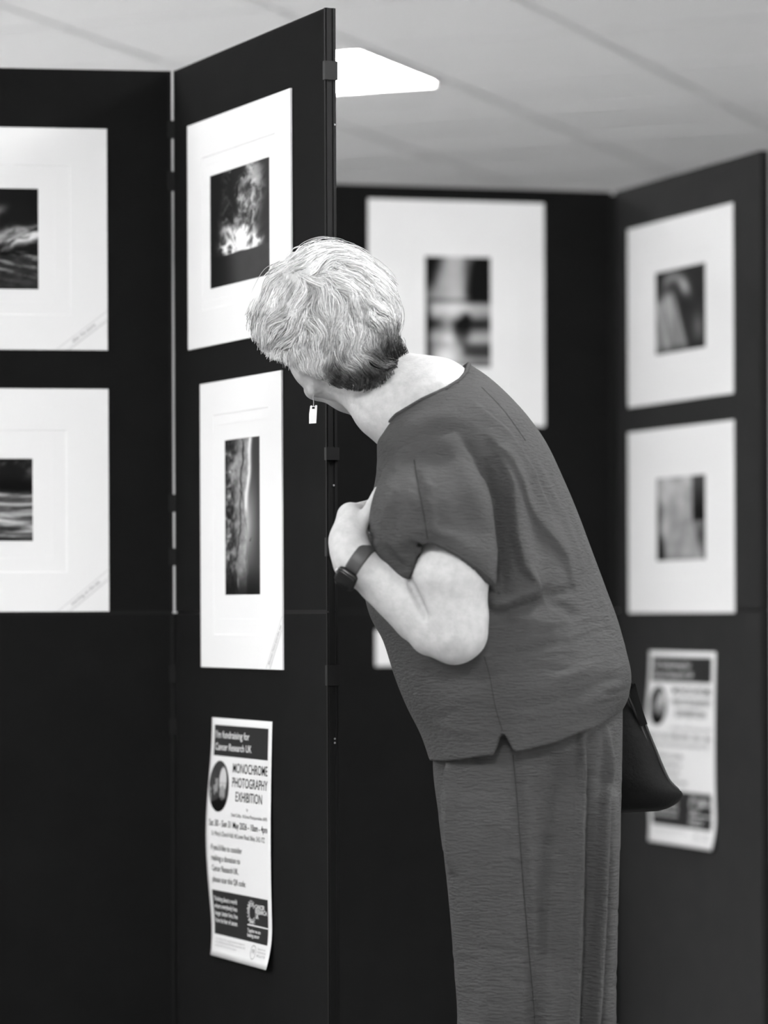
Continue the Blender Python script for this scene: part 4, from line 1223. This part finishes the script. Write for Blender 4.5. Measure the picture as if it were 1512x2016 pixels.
# case on the outer lower side of the wrist
wa = math.radians(-54)
cn = nrm(e1*math.cos(wa)*RBB + e2*math.sin(wa)*RA)
ct = np.cross(axis, cn)
cc = arm_ring(wa, .0005, 0.0)
def rrect(hx, hy, r, off, n=8):
    pts = []
    for (sx, sy, a0) in ((1, 1, 0), (-1, 1, 90), (-1, -1, 180), (1, -1, 270)):
        for k in range(n):
            a = math.radians(a0 + 90*k/(n-1)); pts.append((sx*(hx-r) + r*math.cos(a), sy*(hy-r) + r*math.sin(a)))
    return [cc + axis*x + ct*y + cn*off for x, y in pts]
b = MB(); b.rings(np.array([rrect(.0150, .0180, .0065, 0.0), rrect(.0172, .0205, .008, .0025), rrect(.0175, .0208, .008, .0065), rrect(.0165, .0198, .008, .0092), rrect(.0150, .0183, .007, .0098)]))
b.build('case', M_CASE, watch, True)
b = MB(); b.rings(np.array([rrect(.0152, .0185, .007, .0094), rrect(.0148, .0181, .0068, .0103), rrect(.0138, .0171, .006, .0107)])); b.build('screen', M_GLASS, watch, True)
b = MB(); b.tube([cc + axis*.0172 + ct*.007 + cn*.005, cc + axis*.0198 + ct*.007 + cn*.005], .0032, 14); b.build('crown', M_METAL, watch, True)

# ------------------------------------------------------------------ bag
M_BAG = mat('black_bag_cloth', 0.0055, 0.75, 0.12, bump=((40, 40, 40), 0.5, 0.004, 4))
M_ZIP = mat('bag_edge_tape', 0.035, 0.75, 0.25, bump=((300, 300, 300), 0.4, 0.001, 3))
bag = thing('shoulder_bag', tuple(PW(1270, 1590, 5.14)), 'black soft shoulder bag hanging behind the hip', 'bag')
# side view outline from the top corner round; pillow section
bo_r = [(1226, 1345), (1240, 1362), (1262, 1410), (1284, 1462), (1304, 1515), (1322, 1542), (1343, 1560), (1339, 1575), (1320, 1589), (1296, 1597)]
bo_l = [(1196, 1375), (1185, 1400), (1178, 1440), (1174, 1480), (1172, 1515), (1172, 1540), (1174, 1565), (1178, 1582), (1186, 1595), (1200, 1602)]
TBAG = [.012, .022, .034, .045, .053, .056, .054, .048, .036, .010]
BY = 5.27
R = catmull([rng(l[0], l[1], r[0], r[1], BY, t, 2.6) for l, r, t in zip(bo_l, bo_r, TBAG)], 50)
b = MB(); b.rings(world_rings(R)); b.build('bag_body', M_BAG, bag, True)
b = MB()
edge = catmull(np.array([(1240, 1356), (1252, 1384), (1268, 1422), (1286, 1466), (1304, 1510), (1318, 1538), (1338, 1558)], float), 30)
for k, (dx, r) in enumerate(((0, .0030), (-9, .0022))):
    b.tube([PW(x+dx, y+(2 if k else 0), BY-.016-.010*k) for x, y in edge], [r*.8]+[r]*27+[r*.9, r*.6], 8)
b.build('zip_tape', M_ZIP, bag, True)
# strap: up behind the back, over the far shoulder
b = MB()
route = catmull(np.array([(1268, 1428), (1250, 1372), (1240, 1330), (1222, 1290), (1150, 1120), (1060, 930), (985, 810), (935, 745)], float), 50)
sp = []; sn_ = []
for (x, y) in route:
    o = PW(x, y, 6.4); d = (PW(x, y, 4.4) - o).normalized(); h = tree.ray_cast(o, d, 2.0)
    q = np.array(PW(x, y, 5.24)) if h[0] is None else np.array(h[0] - d*.009)
    q[1] = min(q[1], 5.25 + OFF); sp.append(q); sn_.append((0, 1, 0) if h[0] is None else (np.array(h[1]) if h[1][1] > 0 else -np.array(h[1])))
sp = np.array(sp); sn_ = np.array(sn_, float)
for _ in range(5): sn_[1:-1] = (sn_[:-2] + sn_[1:-1] + sn_[2:])/3
for _ in range(6): sp[1:-1, 1] = np.maximum(sp[1:-1, 1], (sp[:-2, 1] + sp[2:, 1])/2)
for dz in (0,):
    Rr = []
    for i, p in enumerate(sp):
        d = nrm(sp[min(i+1, 49)]-sp[max(i-1, 0)]); nn = nrm(sn_[i]); s_ = nrm(np.cross(d, nn)); nn = nrm(np.cross(s_, d))
        if nn[1] < 0: nn = -nn
        Rr.append([p + s_*.006 - nn*.0012, p + s_*.006 + nn*.0012, p - s_*.006 + nn*.0012, p - s_*.006 - nn*.0012])
    b.rings(Rr)
b.build('strap', M_BAG, bag)
